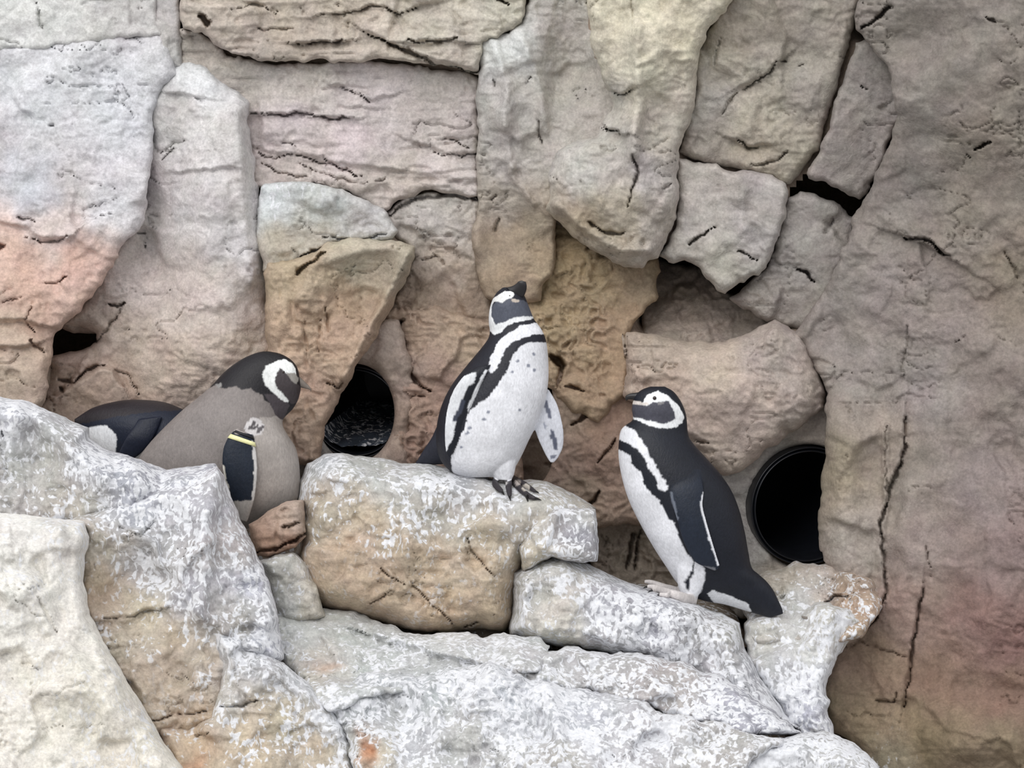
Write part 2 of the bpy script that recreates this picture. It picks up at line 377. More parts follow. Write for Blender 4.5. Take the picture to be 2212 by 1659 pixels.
# layered block
wrock('rock_block', [(386, -170), (1300, -170), (1150, -60), (1138, 30), (1128, 52), (1090, 72), (1040, 92), (1036, 160), (1000, 152), (960, 146), (900, 134), (830, 128), (740, 132), (650, 132), (560, 128), (505, 118), (470, 96), (440, 70), (392, 60)], 0.36,
      [(450, 30, 186, 171, 154), (600, 40, 190, 174, 154), (760, 30, 196, 180, 160), (760, 100, 192, 176, 160), (960, 50, 186, 176, 158), (1080, 30, 188, 180, 160), (980, 120, 186, 174, 158), (520, 100, 176, 160, 148)],
      grow=1, R=12, drop=0.06, strata=0.007, rough=(0.03, 0.012, 0.005), gy=-0.1,
      steps=[([(690, 34), (760, 28), (800, 12), (840, 20), (860, 32), (900, 14)], 0.02, 4, 30), ([(640, 94), (700, 92), (740, 88)], 0.04, 4, 20), ([(790, 66), (860, 100), (920, 128), (1020, 150)], 0.035, 5, 30), ([(880, 90), (960, 88), (1000, 92)], 0.03, 5, 20)],
      cracks=[([(640, 94), (690, 92), (740, 88)], 5, 0.05), ([(690, 34), (760, 28), (800, 12), (840, 20), (860, 32), (900, 14)], 3.5, 0.035), ([(786, 66), (830, 86), (880, 110), (940, 136), (1030, 156)], 6, 0.06), ([(432, 34), (446, 52), (452, 46)], 11, 0.08), ([(500, 20), (560, 10), (600, 22)], 4, 0.02), ([(880, 88), (950, 92), (985, 86)], 5, 0.04), ([(560, 60), (600, 66), (640, 60)], 4, 0.02), ([(1060, -10), (1100, 10)], 5, 0.05)])
wrock('rock_block', [(384, 62), (440, 74), (468, 98), (503, 124), (540, 132), (560, 138), (650, 140), (740, 138), (830, 136), (900, 142), (960, 152), (1034, 168), (1034, 428), (980, 416), (930, 412), (880, 424), (826, 456), (790, 440), (740, 414), (690, 402), (640, 398), (545, 408), (528, 330), (508, 240), (476, 220), (440, 190), (410, 160), (386, 150)], 0.43,
      [(430, 110, 184, 172, 160), (520, 180, 180, 170, 158), (650, 190, 194, 184, 174), (620, 270, 204, 188, 186), (800, 220, 200, 188, 184), (760, 320, 208, 190, 190), (950, 220, 192, 180, 172), (960, 350, 198, 184, 178), (640, 370, 190, 176, 166), (800, 390, 192, 180, 168), (900, 400, 186, 172, 160)],
      grow=1, R=12, drop=0.05, strata=0.005, rough=(0.02, 0.010, 0.005),
      steps=[([(540, 246), (600, 248), (640, 244), (700, 256), (755, 254)], 0.025, 4, 25), ([(560, 320), (600, 330), (650, 330), (720, 352), (780, 356), (860, 366)], 0.02, 5, 25), ([(720, 184), (780, 206), (800, 216), (850, 204)], 0.015, 4, 20), ([(880, 300), (960, 330), (1020, 330)], 0.015, 4, 20)],
      cracks=[([(540, 246), (600, 248), (640, 244), (700, 256), (755, 254)], 4, 0.04), ([(560, 330), (590, 342), (640, 336), (700, 352), (780, 380)], 3.5, 0.03), ([(570, 352), (610, 376), (660, 380)], 3.5, 0.025), ([(650, 360), (720, 382), (780, 400), (830, 384)], 3.5, 0.02), ([(735, 186), (770, 204), (800, 220)], 3.5, 0.025), ([(960, 300), (1010, 320)], 3.5, 0.025), ([(940, 330), (1000, 340), (1028, 328)], 3.5, 0.025), ([(700, 340), (740, 370), (760, 362)], 3.5, 0.02), ([(600, 310), (640, 314)], 3, 0.02)])
wrock('rock_block', [(570, 408), (610, 402), (690, 404), (740, 416), (790, 444), (830, 466), (852, 494), (840, 512), (790, 518), (740, 514), (694, 540), (650, 566), (612, 580), (574, 580), (560, 500)], 0.33,
      [(590, 440, 206, 210, 210, 0.35), (700, 450, 192, 192, 188, 0.1), (800, 480, 190, 186, 182), (610, 530, 180, 166, 144), (660, 520, 188, 178, 160)],
      R=22, drop=0.06, rough=(0.02, 0.010, 0.004), bumps=[(720, 450, 90, 40, -0.02)], cracks=[([(640, 560), (660, 548), (700, 530)], 5, 0.05), ([(700, 516), (780, 518), (840, 506)], 4, 0.03)])
wrock('rock_block', [(578, 570), (620, 572), (660, 560), (700, 536), (750, 520), (800, 524), (850, 520), (882, 536), (886, 552), (868, 604), (840, 656), (806, 716), (776, 764), (746, 818), (722, 872), (690, 920), (690, 1000), (600, 1000), (592, 860), (582, 720)], 0.28,
      [(640, 600, 178, 158, 130), (780, 560, 182, 172, 150), (850, 560, 176, 164, 144), (640, 700, 180, 154, 128), (760, 640, 172, 146, 120), (720, 740, 180, 152, 128), (660, 830, 190, 160, 138), (740, 800, 178, 152, 130)],
      sat=0.85, R=26, drop=0.12, rough=(0.03, 0.016, 0.008),
      bumps=[(640, 720, 70, 130, -0.04), (800, 620, 70, 70, 0.06)],
      ridges=[([(884, 548), (850, 610), (815, 680), (780, 740), (740, 826)], 11, 0.04), ([(700, 560), (780, 540), (860, 532)], 16, 0.02)],
      cracks=[([(640, 590), (680, 560), (700, 545)], 7, 0.05), ([(706, 830), (728, 838), (744, 820)], 4, 0.03), ([(700, 660), (712, 720)], 5, 0.02), ([(655, 680), (660, 760)], 6, 0.015), ([(690, 690), (686, 760)], 5, 0.015)])
wrock('rock_block', [(832, 466), (852, 448), (884, 432), (930, 420), (980, 424), (1034, 436), (1024, 520), (1036, 600), (1060, 640), (1060, 720), (1000, 720), (880, 690), (840, 670), (880, 600), (900, 560), (892, 530), (856, 508)], 0.46,
      [(930, 460, 188, 180, 172), (1000, 500, 184, 174, 164), (950, 560, 176, 158, 142), (900, 640, 160, 136, 114), (1000, 640, 164, 140, 116)],
      R=14, drop=0.06, rough=(0.03, 0.014, 0.006), cracks=[([(840, 464), (870, 440), (920, 424), (985, 424), (1030, 434)], 7, 0.04), ([(910, 560), (940, 550), (960, 570)], 5, 0.02)])
# ground of the alcove behind the penguins
wrock('rock_block', [(836, 672), (900, 660), (1010, 690), (1060, 700), (1120, 720), (1120, 1060), (880, 1060), (820, 1030)], 0.42,
      [(900, 720, 174, 146, 122), (1000, 720, 170, 144, 118), (870, 800, 162, 136, 122), (930, 850, 164, 132, 112), (880, 950, 160, 128, 108)],
      R=24, drop=0.08, rough=(0.03, 0.016, 0.012), holes=[PIPE_L],
      cracks=[([(812, 720), (850, 706), (876, 690)], 8, 0.06), ([(860, 790), (900, 828), (930, 846)], 9, 0.05), ([(870, 850), (915, 856)], 6, 0.03)],
      bumps=[(840, 760, 50, 50, 0.05)])
wrock('rock_block', [(690, 770), (800, 700), (860, 700), (880, 800), (876, 1040), (640, 1040), (650, 880)], 0.40,
      [(820, 740, 168, 148, 134), (840, 800, 166, 144, 128), (860, 900, 160, 134, 116), (700, 960, 158, 150, 144)],
      R=20, drop=0.06, rough=(0.02, 0.010, 0.004), holes=[PIPE_L])
# vertical column
wrock('rock_column', [(1040, 96), (1060, 80), (1100, 76), (1134, 56), (1142, 20), (1180, -60), (1264, -60), (1280, 60), (1300, 130), (1330, 180), (1340, 260), (1260, 330), (1200, 360), (1192, 460), (1196, 560), (1160, 640), (1110, 660), (1056, 636), (1036, 590), (1026, 520), (1040, 430), (1036, 300)], 0.38,
      [(1090, 100, 208, 208, 204), (1080, 200, 186, 180, 172), (1100, 330, 184, 176, 168), (1200, 80, 184, 176, 166), (1240, 180, 176, 168, 156), (1190, 280, 182, 174, 164), (1090, 440, 176, 164, 150), (1060, 520, 154, 134, 110), (1130, 500, 166, 146, 118), (1100, 600, 160, 136, 108), (1170, 560, 168, 144, 112)],
      R=16, drop=0.06, rough=(0.03, 0.014, 0.004),
      bumps=[(1090, 260, 50, 170, -0.05), (1230, 120, 60, 110, 0.07), (1080, 500, 50, 70, 0.04)],
      ridges=[([(1064, 90), (1096, 180), (1090, 280), (1104, 360)], 12, 0.02), ([(1130, 90), (1166, 170), (1176, 280)], 12, 0.025), ([(1104, 360), (1126, 410), (1150, 440)], 9, 0.02)],
      cracks=[([(1060, 170), (1066, 190)], 5, 0.02), ([(1140, 180), (1148, 160)], 5, 0.02), ([(1165, 260), (1170, 312)], 5, 0.03), ([(1060, 430), (1070, 420)], 5, 0.02), ([(1072, 500), (1078, 470)], 6, 0.02)])
# hanging cream rock
wrock('rock_block', [(1262, -170), (1660, -170), (1580, -10), (1550, 30), (1520, 70), (1502, 110), (1494, 200), (1480, 260), (1462, 320), (1460, 400), (1456, 470), (1430, 520), (1414, 556), (1380, 574), (1330, 562), (1280, 530), (1230, 490), (1188, 452), (1192, 380), (1210, 330), (1290, 300), (1330, 240), (1320, 180), (1296, 130), (1280, 60)], 0.22,
      [(1340, 40, 206, 196, 168), (1440, 60, 208, 196, 166), (1400, 150, 206, 196, 170), (1350, 110, 190, 180, 158), (1430, 250, 188, 176, 160), (1300, 220, 186, 178, 166), (1250, 350, 184, 178, 170), (1330, 310, 186, 178, 168), (1400, 380, 186, 176, 170), (1330, 470, 178, 164, 142), (1260, 470, 172, 154, 126), (1420, 480, 178, 166, 154)],
      R=34, drop=0.12, gy=0.12, rough=(0.04, 0.018, 0.005),
      bumps=[(1400, 100, 60, 120, -0.06), (1310, 260, 40, 60, 0.05), (1330, 440, 70, 60, -0.04), (1370, 300, 30, 100, -0.03)],
      ridges=[([(1375, 60), (1372, 150), (1380, 210), (1372, 330)], 14, 0.03), ([(1200, 440), (1260, 490), (1340, 540), (1400, 540)], 12, 0.03)],
      steps=[([(1300, 190), (1340, 205), (1370, 190)], 0.03, 5, 25), ([(1278, 262), (1310, 280), (1338, 286)], 0.05, 5, 25)],
      cracks=[([(1276, 240), (1300, 272), (1336, 284)], 6, 0.06), ([(1295, 190), (1330, 200), (1345, 204), (1366, 190)], 4, 0.03), ([(1280, 215), (1284, 240)], 5, 0.03), ([(1366, 330), (1376, 380), (1352, 460)], 7, 0.04), ([(1270, 480), (1310, 506), (1352, 500)], 8, 0.04), ([(1368, 60), (1364, 0)], 3, 0.012), ([(1430, 410), (1450, 396)], 5, 0.02)])
wrock('rock_block', [(1110, 640), (1160, 620), (1196, 560), (1194, 462), (1230, 494), (1290, 540), (1360, 572), (1414, 566), (1416, 640), (1384, 660), (1356, 700), (1350, 840), (1290, 900), (1240, 880), (1180, 820), (1140, 720)], 0.44,
      [(1230, 540, 168, 145, 110), (1180, 600, 168, 146, 112), (1300, 620, 168, 146, 114), (1250, 700, 166, 144, 112), (1380, 610, 158, 138, 112), (1330, 720, 160, 134, 108), (1280, 800, 168, 142, 114)],
      sat=0.85, R=16, drop=0.06, rough=(0.03, 0.018, 0.012), gy=-0.3,
      bumps=[(1300, 600, 60, 40, -0.03)], cracks=[([(1194, 770), (1212, 790), (1206, 830)], 16, 0.09), ([(1216, 830), (1260, 844)], 6, 0.04)])
# blocks right of the hanging rock
wrock('rock_block', [(1504, 112), (1522, 72), (1552, 32), (1600, -40), (1640, -170), (2000, -170), (1880, -40), (1842, 70), (1808, 170), (1784, 250), (1770, 318), (1738, 366), (1704, 390), (1650, 376), (1600, 358), (1540, 352), (1500, 344), (1466, 328), (1484, 262), (1498, 200)], 0.32,
      [(1560, 90, 176, 164, 146), (1650, 60, 158, 146, 130), (1760, 40, 162, 151, 138), (1530, 200, 174, 166, 154), (1640, 200, 172, 162, 144), (1730, 200, 162, 152, 140), (1520, 310, 164, 152, 140), (1640, 320, 176, 164, 142), (1720, 330, 160, 148, 130)],
      R=22, drop=0.08, gy=0.16, grow=3, rough=(0.03, 0.014, 0.004),
      steps=[([(1580, 300), (1610, 316), (1650, 312)], 0.03, 5, 20), ([(1600, 190), (1660, 160), (1690, 132)], 0.02, 5, 30)],
      cracks=[([(1592, 304), (1616, 318), (1636, 322)], 5, 0.04), ([(1600, 196), (1650, 164), (1684, 130), (1700, 130)], 4, 0.03), ([(1560, 250), (1590, 196)], 4, 0.02), ([(1540, 140), (1556, 80)], 4, 0.02), ([(1620, 354), (1680, 350), (1700, 330)], 4, 0.03), ([(1724, 148), (1740, 140)], 4, 0.02)])
wrock('rock_block', [(1464, 338), (1500, 352), (1560, 362), (1610, 370), (1660, 386), (1698, 402), (1702, 424), (1690, 470), (1676, 520), (1662, 560), (1640, 590), (1596, 610), (1570, 634), (1530, 600), (1504, 578), (1480, 560), (1452, 566), (1424, 552), (1440, 520), (1460, 480), (1462, 400)], 0.31,
      [(1520, 400, 182, 172, 162), (1620, 420, 180, 170, 164), (1500, 480, 176, 166, 156), (1630, 520, 176, 168, 162), (1560, 560, 172, 164, 150), (1480, 540, 172, 163, 152)],
      R=18, drop=0.08, gy=0.10, grow=3, rough=(0.025, 0.012, 0.004),
      cracks=[([(1490, 528), (1510, 508), (1550, 496)], 5, 0.05), ([(1596, 540), (1640, 566)], 5, 0.04), ([(1440, 470), (1460, 450)], 5, 0.03)])
wrock('rock_block', [(1744, 368), (1774, 322), (1792, 250), (1816, 176), (1846, 90), (1960, 60), (1960, 230), (1930, 290), (1914, 330), (1894, 372), (1872, 414), (1852, 430), (1812, 414), (1770, 398), (1742, 388)], 0.30,
      [(1840, 200, 152, 142, 134), (1820, 320, 154, 143, 135), (1900, 150, 150, 141, 133), (1860, 390, 154, 143, 135)],
      R=14, drop=0.07, gy=0.2, grow=0, rough=(0.02, 0.010, 0.003), cracks=[([(1862, 190), (1876, 196)], 4, 0.03)])
wrock('rock_block', [(1704, 430), (1722, 412), (1760, 414), (1800, 436), (1838, 464), (1860, 470), (1840, 540), (1800, 640), (1740, 720), (1690, 704), (1640, 690), (1600, 660), (1576, 640), (1620, 606), (1660, 572), (1682, 510)], 0.38,
      [(1750, 450, 152, 144, 137), (1700, 560, 152, 144, 137), (1780, 540, 152, 143, 136), (1650, 640, 154, 144, 135), (1720, 660, 154, 143, 133)],
      R=22, drop=0.08, gy=0.1, grow=0, rough=(0.025, 0.014, 0.006), cracks=[([(1712, 578), (1740, 590), (1762, 606)], 6, 0.06), ([(1800, 470), (1780, 510)], 5, 0.02)])
# cavity lining and boulder under it
wrock('rock_block', [(1404, 560), (1500, 580), (1580, 640), (1680, 700), (1660, 760), (1400, 760), (1384, 650)], 0.50,
      [(1450, 620, 168, 150, 134), (1520, 700, 170, 152, 136), (1600, 710, 166, 150, 136)], R=10, drop=0.04, gy=-1.6, c=(1520, 740), rough=(0.02, 0.02, 0.01))
wrock('rock_boulder', [(1352, 726), (1400, 724), (1450, 736), (1500, 744), (1560, 746), (1620, 728), (1676, 700), (1724, 726), (1756, 790), (1782, 850), (1770, 880), (1700, 930), (1640, 980), (1590, 1012), (1570, 1020), (1520, 990), (1480, 960), (1400, 880), (1360, 850), (1354, 760)], 0.28,
      [(1430, 760, 180, 160, 140), (1550, 800, 186, 166, 146), (1680, 780, 174, 158, 148), (1600, 900, 180, 160, 146), (1420, 830, 182, 158, 138), (1530, 950, 174, 154, 138), (1740, 850, 160, 144, 132)],
      R=44, drop=0.15, gy=-0.15, rough=(0.02, 0.012, 0.007), bumps=[(1560, 840, 120, 80, -0.05)],
      cracks=[([(1346, 690), (1352, 760), (1346, 840)], 5, 0.06), ([(1496, 952), (1530, 956)], 4, 0.03)])
wrock('rock_block', [(1196, 800), (1290, 880), (1352, 830), (1420, 880), (1480, 960), (1500, 1040), (1480, 1120), (1290, 1130), (1230, 1100), (1150, 1064), (1182, 1040), (1206, 1000), (1196, 950), (1212, 900), (1204, 850)], 0.40,
      [(1240, 880, 172, 146, 122), (1300, 920, 160, 126, 104), (1240, 980, 160, 132, 112), (1300, 1000, 158, 126, 106), (1260, 1060, 162, 138, 114), (1400, 1000, 158, 132, 112)],
      R=18, drop=0.06, rough=(0.03, 0.016, 0.008), cracks=[([(1230, 920), (1280, 890), (1340, 852)], 6, 0.05), ([(1290, 1000), (1330, 950)], 6, 0.04), ([(1340, 830), (1348, 850)], 5, 0.05), ([(1270, 1090), (1300, 1060)], 8, 0.06)])
wrock('rock_block', [(1280, 1000), (1400, 960), (1600, 1000), (1620, 1340), (1280, 1340)], 0.52,
      [(1330, 1100, 154, 136, 118), (1380, 1180, 154, 138, 120), (1330, 1220, 154, 138, 120), (1500, 1200, 154, 140, 124)], R=10, drop=0.04, rough=(0.04, 0.03, 0.012),
      cracks=[([(1370, 1150), (1356, 1230)], 8, 0.06), ([(1384, 1140), (1374, 1230)], 6, 0.05)])
wrock('rock_block', [(1080, 880), (1230, 900), (1240, 1060), (1080, 1060)], 0.60, [(1160, 960, 158, 136, 118)], R=10, drop=0.02)
# collar around the right pipe
wrock('rock_block', [(1520, 1010), (1600, 980), (1700, 900), (1780, 850), (1860, 900), (1860, 1290), (1740, 1330), (1600, 1330), (1540, 1240)], 0.40,
      [(1640, 1000, 160, 152, 143), (1600, 1060, 160, 154, 146), (1620, 1180, 162, 157, 150), (1700, 1270, 170, 158, 144), (1760, 900, 160, 147, 135)],
      R=14, drop=0.04, rough=(0.012, 0.006, 0.002), holes=[PIPE_R])
wrock('rock_block', [(1600, 1290), (1660, 1240), (1720, 1222), (1800, 1226), (1880, 1250), (1900, 1310), (1860, 1370), (1780, 1390), (1640, 1390)], 0.10,
      [(1690, 1250, 172, 160, 142, 0.1), (1760, 1270, 176, 166, 154, 0.3), (1720, 1310, 196, 194, 190, 0.6), (1820, 1290, 166, 138, 112, 0.2), (1840, 1340, 176, 148, 120, 0.4)],
      R=20, drop=0.1, gy=-1.6, rough=(0.03, 0.02, 0.012), cracks=[([(1760, 1320), (1800, 1290), (1840, 1284)], 5, 0.05)])
# right wall
wrock('rock_slab', [(1852, 60), (1900, -170), (2380, -170), (2380, 1830), (1940, 1830), (1900, 1670), (1860, 1610), (1800, 1572), (1776, 1540), (1776, 1480), (1800, 1420), (1832, 1370), (1860, 1330), (1820, 1250), (1790, 1220), (1776, 1160), (1776, 1100), (1790, 980), (1788, 900), (1794, 850), (1764, 780), (1720, 720), (1770, 660), (1812, 580), (1846, 500), (1858, 462), (1896, 396), (1926, 310), (1946, 250), (1930, 140)], 0.20,
      [(1960, 60, 140, 130, 120), (2100, 60, 140, 130, 119), (2200, 150, 139, 128, 116), (1980, 250, 140, 130, 121), (2120, 300, 138, 126, 112), (1950, 420, 138, 128, 120), (2100, 500, 140, 128, 114), (1850, 620, 142, 132, 124), (2000, 650, 146, 132, 124), (2180, 600, 140, 124, 106),
       (1850, 800, 148, 136, 128), (2000, 850, 146, 134, 128), (2180, 850, 140, 126, 116), (1830, 1020, 160, 144, 118), (1900, 950, 156, 140, 126), (1960, 1050, 148, 136, 124), (2120, 1050, 142, 126, 120), (1850, 1180, 160, 148, 136), (2000, 1200, 148, 130, 122), (2180, 1200, 138, 116, 110), (1950, 1320, 148, 122, 108), (2100, 1330, 142, 108, 98), (2200, 1400, 136, 100, 92), (1900, 1430, 142, 116, 92), (2020, 1480, 134, 104, 84), (2180, 1500, 130, 100, 82), (1850, 1560, 138, 118, 88), (2000, 1600, 132, 112, 80), (2180, 1620, 130, 112, 84), (1930, 1660, 150, 136, 108, 0.2)],
      R=30, drop=0.06, gx=-0.35, gy=-0.12, rough=(0.04, 0.013, 0.003), c=(2000, 830),
      bumps=[(2050, -60, 600, 420, -0.20), (1820, 1060, 50, 170, -0.05), (2050, 200, 200, 160, -0.04), (1990, 90, 90, 60, 0.06), (1830, 1050, 40, 150, -0.02), (1960, 1180, 30, 250, -0.015), (2080, 1600, 200, 80, -0.08)],
      ridges=[([(1915, 920), (1912, 1000), (1916, 1080), (1908, 1160)], 7, 0.02)],
      steps=[([(1956, 900), (1950, 990), (1926, 1050), (1902, 1140), (1912, 1220), (1912, 1290)], -0.03, 6, 40), ([(1992, 1270), (1980, 1350), (1960, 1460), (1950, 1530)], -0.02, 5, 40), ([(1960, 512), (2000, 524), (2050, 556)], 0.05, 6, 40)],
      cracks=[([(1956, 900), (1954, 960), (1936, 1020), (1916, 1080), (1904, 1140), (1910, 1200), (1914, 1280), (1890, 1340), (1850, 1372)], 5.5, 0.045), ([(1994, 1270), (1984, 1340), (1968, 1430), (1954, 1530)], 5, 0.04), ([(1956, 514), (1996, 520), (2030, 540), (2052, 552)], 6, 0.06), ([(2108, 326), (2124, 318), (2140, 310)], 8, 0.06), ([(2090, 330), (2098, 344)], 4, 0.02), ([(1858, 60), (1900, 36), (1930, 10)], 9, 0.06), ([(2130, 36), (2150, 48)], 4, 0.03), ([(2060, 740), (2086, 728)], 3, 0.02),
              ([(1918, 920), (1914, 1000), (1920, 1080)], 4, 0.02), ([(1880, 1514), (1930, 1518), (1938, 1490)], 5, 0.03), ([(1900, 1400), (1960, 1420)], 5, 0.02), ([(1960, 700), (1958, 760), (1950, 800)], 4, 0.015), ([(2000, 1180), (2010, 1250)], 4, 0.02), ([(2170, 540), (2200, 600)], 6, 0.02)])
# sheet of rough render that closes the joints between the rock masses
def backing():
    st = 14.0
    X, Y = np.meshgrid(np.arange(-170, 2381, st), np.arange(-170, 1400, st))
    num = 0; den = 0
    for r in ROCKS.values():
        d = poly_sdf(X, Y, dict(r.spec, jit=0), 0); w = 1.0 / (np.maximum(-d, 0) + 12.0) ** 3
        cx, cy = r.spec['c']
        num = num + w * np.clip(plane_depth(X, Y, r.spec), r.spec['y0'] - 0.2, r.spec['y0'] + 0.3); den = den + w
    y = num / den + 0.10 + 0.02 * fbm(X / 60, Y / 60, 77)
    ok = np.ones(X.shape, bool)
    for (hx, hy, rx, ry) in (PIPE_L, PIPE_R, (160, 738, 66, 40), (1800, 436, 80, 44), (1440, 600, 60, 50), (1550, 660, 130, 90), (1160, 960, 70, 110), (1350, 1150, 120, 140)):
        ok &= np.hypot((X - hx) / (rx + 14), (Y - hy) / (ry + 14)) > 1
    idx = np.arange(X.size).reshape(X.shape)
    kq = ok[:-1, :-1] & ok[1:, :-1] & ok[:-1, 1:] & ok[1:, 1:]
    q = np.stack([idx[:-1, :-1], idx[1:, :-1], idx[1:, 1:], idx[:-1, 1:]], -1)[kq]
    used = np.unique(q); re = np.full(X.size, -1); re[used] = np.arange(len(used))
    me = mesh_np('rock_backing', unproj(X.ravel()[used], Y.ravel()[used], y.ravel()[used]), re[q])
    set_attr(me, np.tile(lin((162, 146, 132)), (len(used), 1)), np.zeros(len(used)))
    link('rock_backing', me, ROCK, WALL)
backing()

# ------------------------------------------------------------------ burrow pipes
def pipe(name, cx, cy, r, y, yaw, label, tilt=0.0):
    prof = [(r * 0.90, 0.75), (r * 0.90, 0.03), (r * 0.915, 0.006), (r * 0.93, 0.0), (r * 0.945, 0.006), (r * 0.95, 0.022), (r * 0.965, 0.022), (r * 0.975, 0.004), (r * 0.99, 0.0), (r * 1.0, 0.006), (r * 1.0, 0.05), (r * 0.97, 0.06), (r * 0.97, 0.10), (r, 0.11), (r, 0.15), (r * 0.97, 0.16), (r * 0.97, 0.75)]
    n = 96; V = []; Q = []
    for i in range(n):
        a = 2 * math.pi * i / n
        for (rr, dd) in prof: V.append((rr * math.cos(a), dd, rr * math.sin(a)))
    m = len(prof)
    for i in range(n):
        j = (i + 1) % n
        for k in range(m - 1): Q.append((i * m + k, i * m + k + 1, j * m + k + 1, j * m + k))
    me = mesh_np('tube', np.array(V), np.array(Q))
    loc = unproj(cx, cy, y)
    e = link(name, None); e.location = loc.tolist(); e.rotation_euler = (tilt, 0, yaw)
    tag(e, label, 'pipe', 'burrow pipes in the cliff')
    link('tube', me, PIPE, e)
    bm = bmesh.new(); bmesh.ops.create_circle(bm, cap_ends=True, segments=64, radius=r * 0.95)
    for v in bm.verts: v.co = (v.co.x, 0.74, v.co.y)
    me2 = bpy.data.meshes.new('end_cap'); bm.to_mesh(me2); bm.free(); link('end_cap', me2, PIPE, e)
    return e
pipe('burrow_pipe', 1746, 1094, 134 * S * 1.02, 0.395, math.radians(15), 'black plastic burrow pipe opening behind the tail of the penguin with a white face ring')
PL = pipe('burrow_pipe', 768, 892, 100 * S * 1.06, 0.44, math.radians(-8), 'dark burrow pipe opening between the grey penguin and the spotted white-bellied penguin')

def sediment(root, r):
    n, m = 40, 24; V = []; 
    for j in range(m):
        yy = 0.02 + 0.6 * j / (m - 1)
        for i in range(n):
            x = (i / (n - 1) * 2 - 1) * r * 0.80
            z = -r * 0.74 + 0.06 * yy + 0.010 * float(fbm(np.array(x * 40), np.array(yy * 40), 5))
            z = max(z, -math.sqrt(max((r * 0.895) ** 2 - x * x, 0)))
            V.append((x, yy, z))
    idx = np.arange(n * m).reshape(m, n)
    q = np.stack([idx[:-1, :-1], idx[:-1, 1:], idx[1:, 1:], idx[1:, :-1]], -1).reshape(-1, 4)
    me = mesh_np('sediment', np.array(V), q); set_attr(me, np.tile(lin((70, 78, 90)), (n * m, 1)), np.full(n * m, 0.35))
    tag(link('sediment', me, ROCK, root), 'bluish grey silt streaked white on the pipe floor')
sediment(PL, 100 * S * 1.06)

# ------------------------------------------------------------------ foreground rocks with droppings
def frock(name, *a, **kw):
    kw.setdefault('facet', (95.0, 0.22)); kw.setdefault('fis', 0.010); kw.setdefault('sat', 0.76); kw.setdefault('tint', (1, 1, 1))
    if name == 'rock_shelf': kw.setdefault('grow', 9.0); kw['jit'] = 11.0; kw['drop'] = kw['drop'] * 0.55
    return rock(name, *a, **kw)
WG = (190, 190, 194)
frock('boulder', [(-170, 850), (0, 857), (50, 864), (110, 888), (160, 914), (193, 925), (192, 946), (240, 974), (300, 992), (360, 1016), (420, 1004), (462, 1000), (480, 1028), (492, 1070), (440, 1096), (300, 1132), (180, 1160), (-170, 1150)], -0.31,
      [(30, 890, 200, 202, 208, 0.9), (60, 960, 172, 172, 172, 0.35), (120, 1000, 176, 172, 166, 0.2), (40, 1050, 176, 174, 170, 0.3), (200, 1000, 186, 188, 196, 0.85), (280, 1060, 186, 188, 198, 0.9), (420, 1060, 184, 184, 192, 0.85), (150, 1090, 178, 172, 162, 0.3)],
      label='white-streaked grey boulder in front of the lying penguin', R=60, drop=0.20, gy=-0.35, rough=(0.04, 0.016, 0.006), skirt=0.04, jit=4,
      bumps=[(90, 990, 70, 70, 0.06), (300, 1050, 100, 60, -0.05)], ridges=[([(0, 880), (100, 910), (160, 980), (220, 1040)], 24, 0.04)], cracks=[([(0, 930), (6, 940)], 5, 0.03)])
frock('boulder', [(160, 1120), (300, 1066), (440, 1020), (468, 1006), (482, 1030), (498, 1076), (516, 1116), (548, 1176), (580, 1250), (600, 1330), (614, 1420), (590, 1440), (520, 1420), (498, 1470), (480, 1566), (400, 1594), (330, 1590), (276, 1520), (222, 1430), (184, 1350), (166, 1250)], -0.46,
      [(300, 1090, 190, 192, 200, 0.95), (420, 1100, 188, 186, 192, 0.8), (220, 1180, 172, 162, 146, 0.15), (330, 1220, 182, 180, 180, 0.7), (480, 1190, 178, 170, 168, 0.35), (540, 1260, 192, 194, 206, 0.85), (220, 1270, 176, 154, 128, 0.1), (300, 1320, 184, 170, 146, 0.2), (400, 1290, 186, 186, 194, 0.85), (520, 1340, 176, 170, 164, 0.5), (380, 1380, 178, 160, 136, 0.3), (580, 1370, 194, 196, 206, 0.9), (350, 1470, 180, 162, 142, 0.05), (460, 1430, 180, 166, 148, 0.2), (540, 1420, 192, 194, 200, 0.9), (420, 1560, 182, 160, 134, 0.1)],
      label='tall boulder streaked white over tan, beside the grey penguin', R=34, drop=0.10, gx=0.15, gy=-0.45, rough=(0.035, 0.018, 0.007), skirt=0.10, jit=5,
      bumps=[(430, 1240, 70, 120, -0.05), (250, 1300, 50, 100, 0.03)],
      ridges=[([(470, 1010), (440, 1120), (440, 1240), (430, 1330)], 22, 0.04), ([(430, 1320), (500, 1370), (560, 1400)], 12, 0.03)],
      steps=[([(225, 1338), (290, 1326), (350, 1316)], 0.02, 5, 25)],
      cracks=[([(225, 1338), (290, 1328), (350, 1314)], 4, 0.02), ([(325, 1556), (380, 1545), (450, 1535)], 4, 0.03), ([(260, 1140), (300, 1160), (330, 1130)], 4, 0.015)])
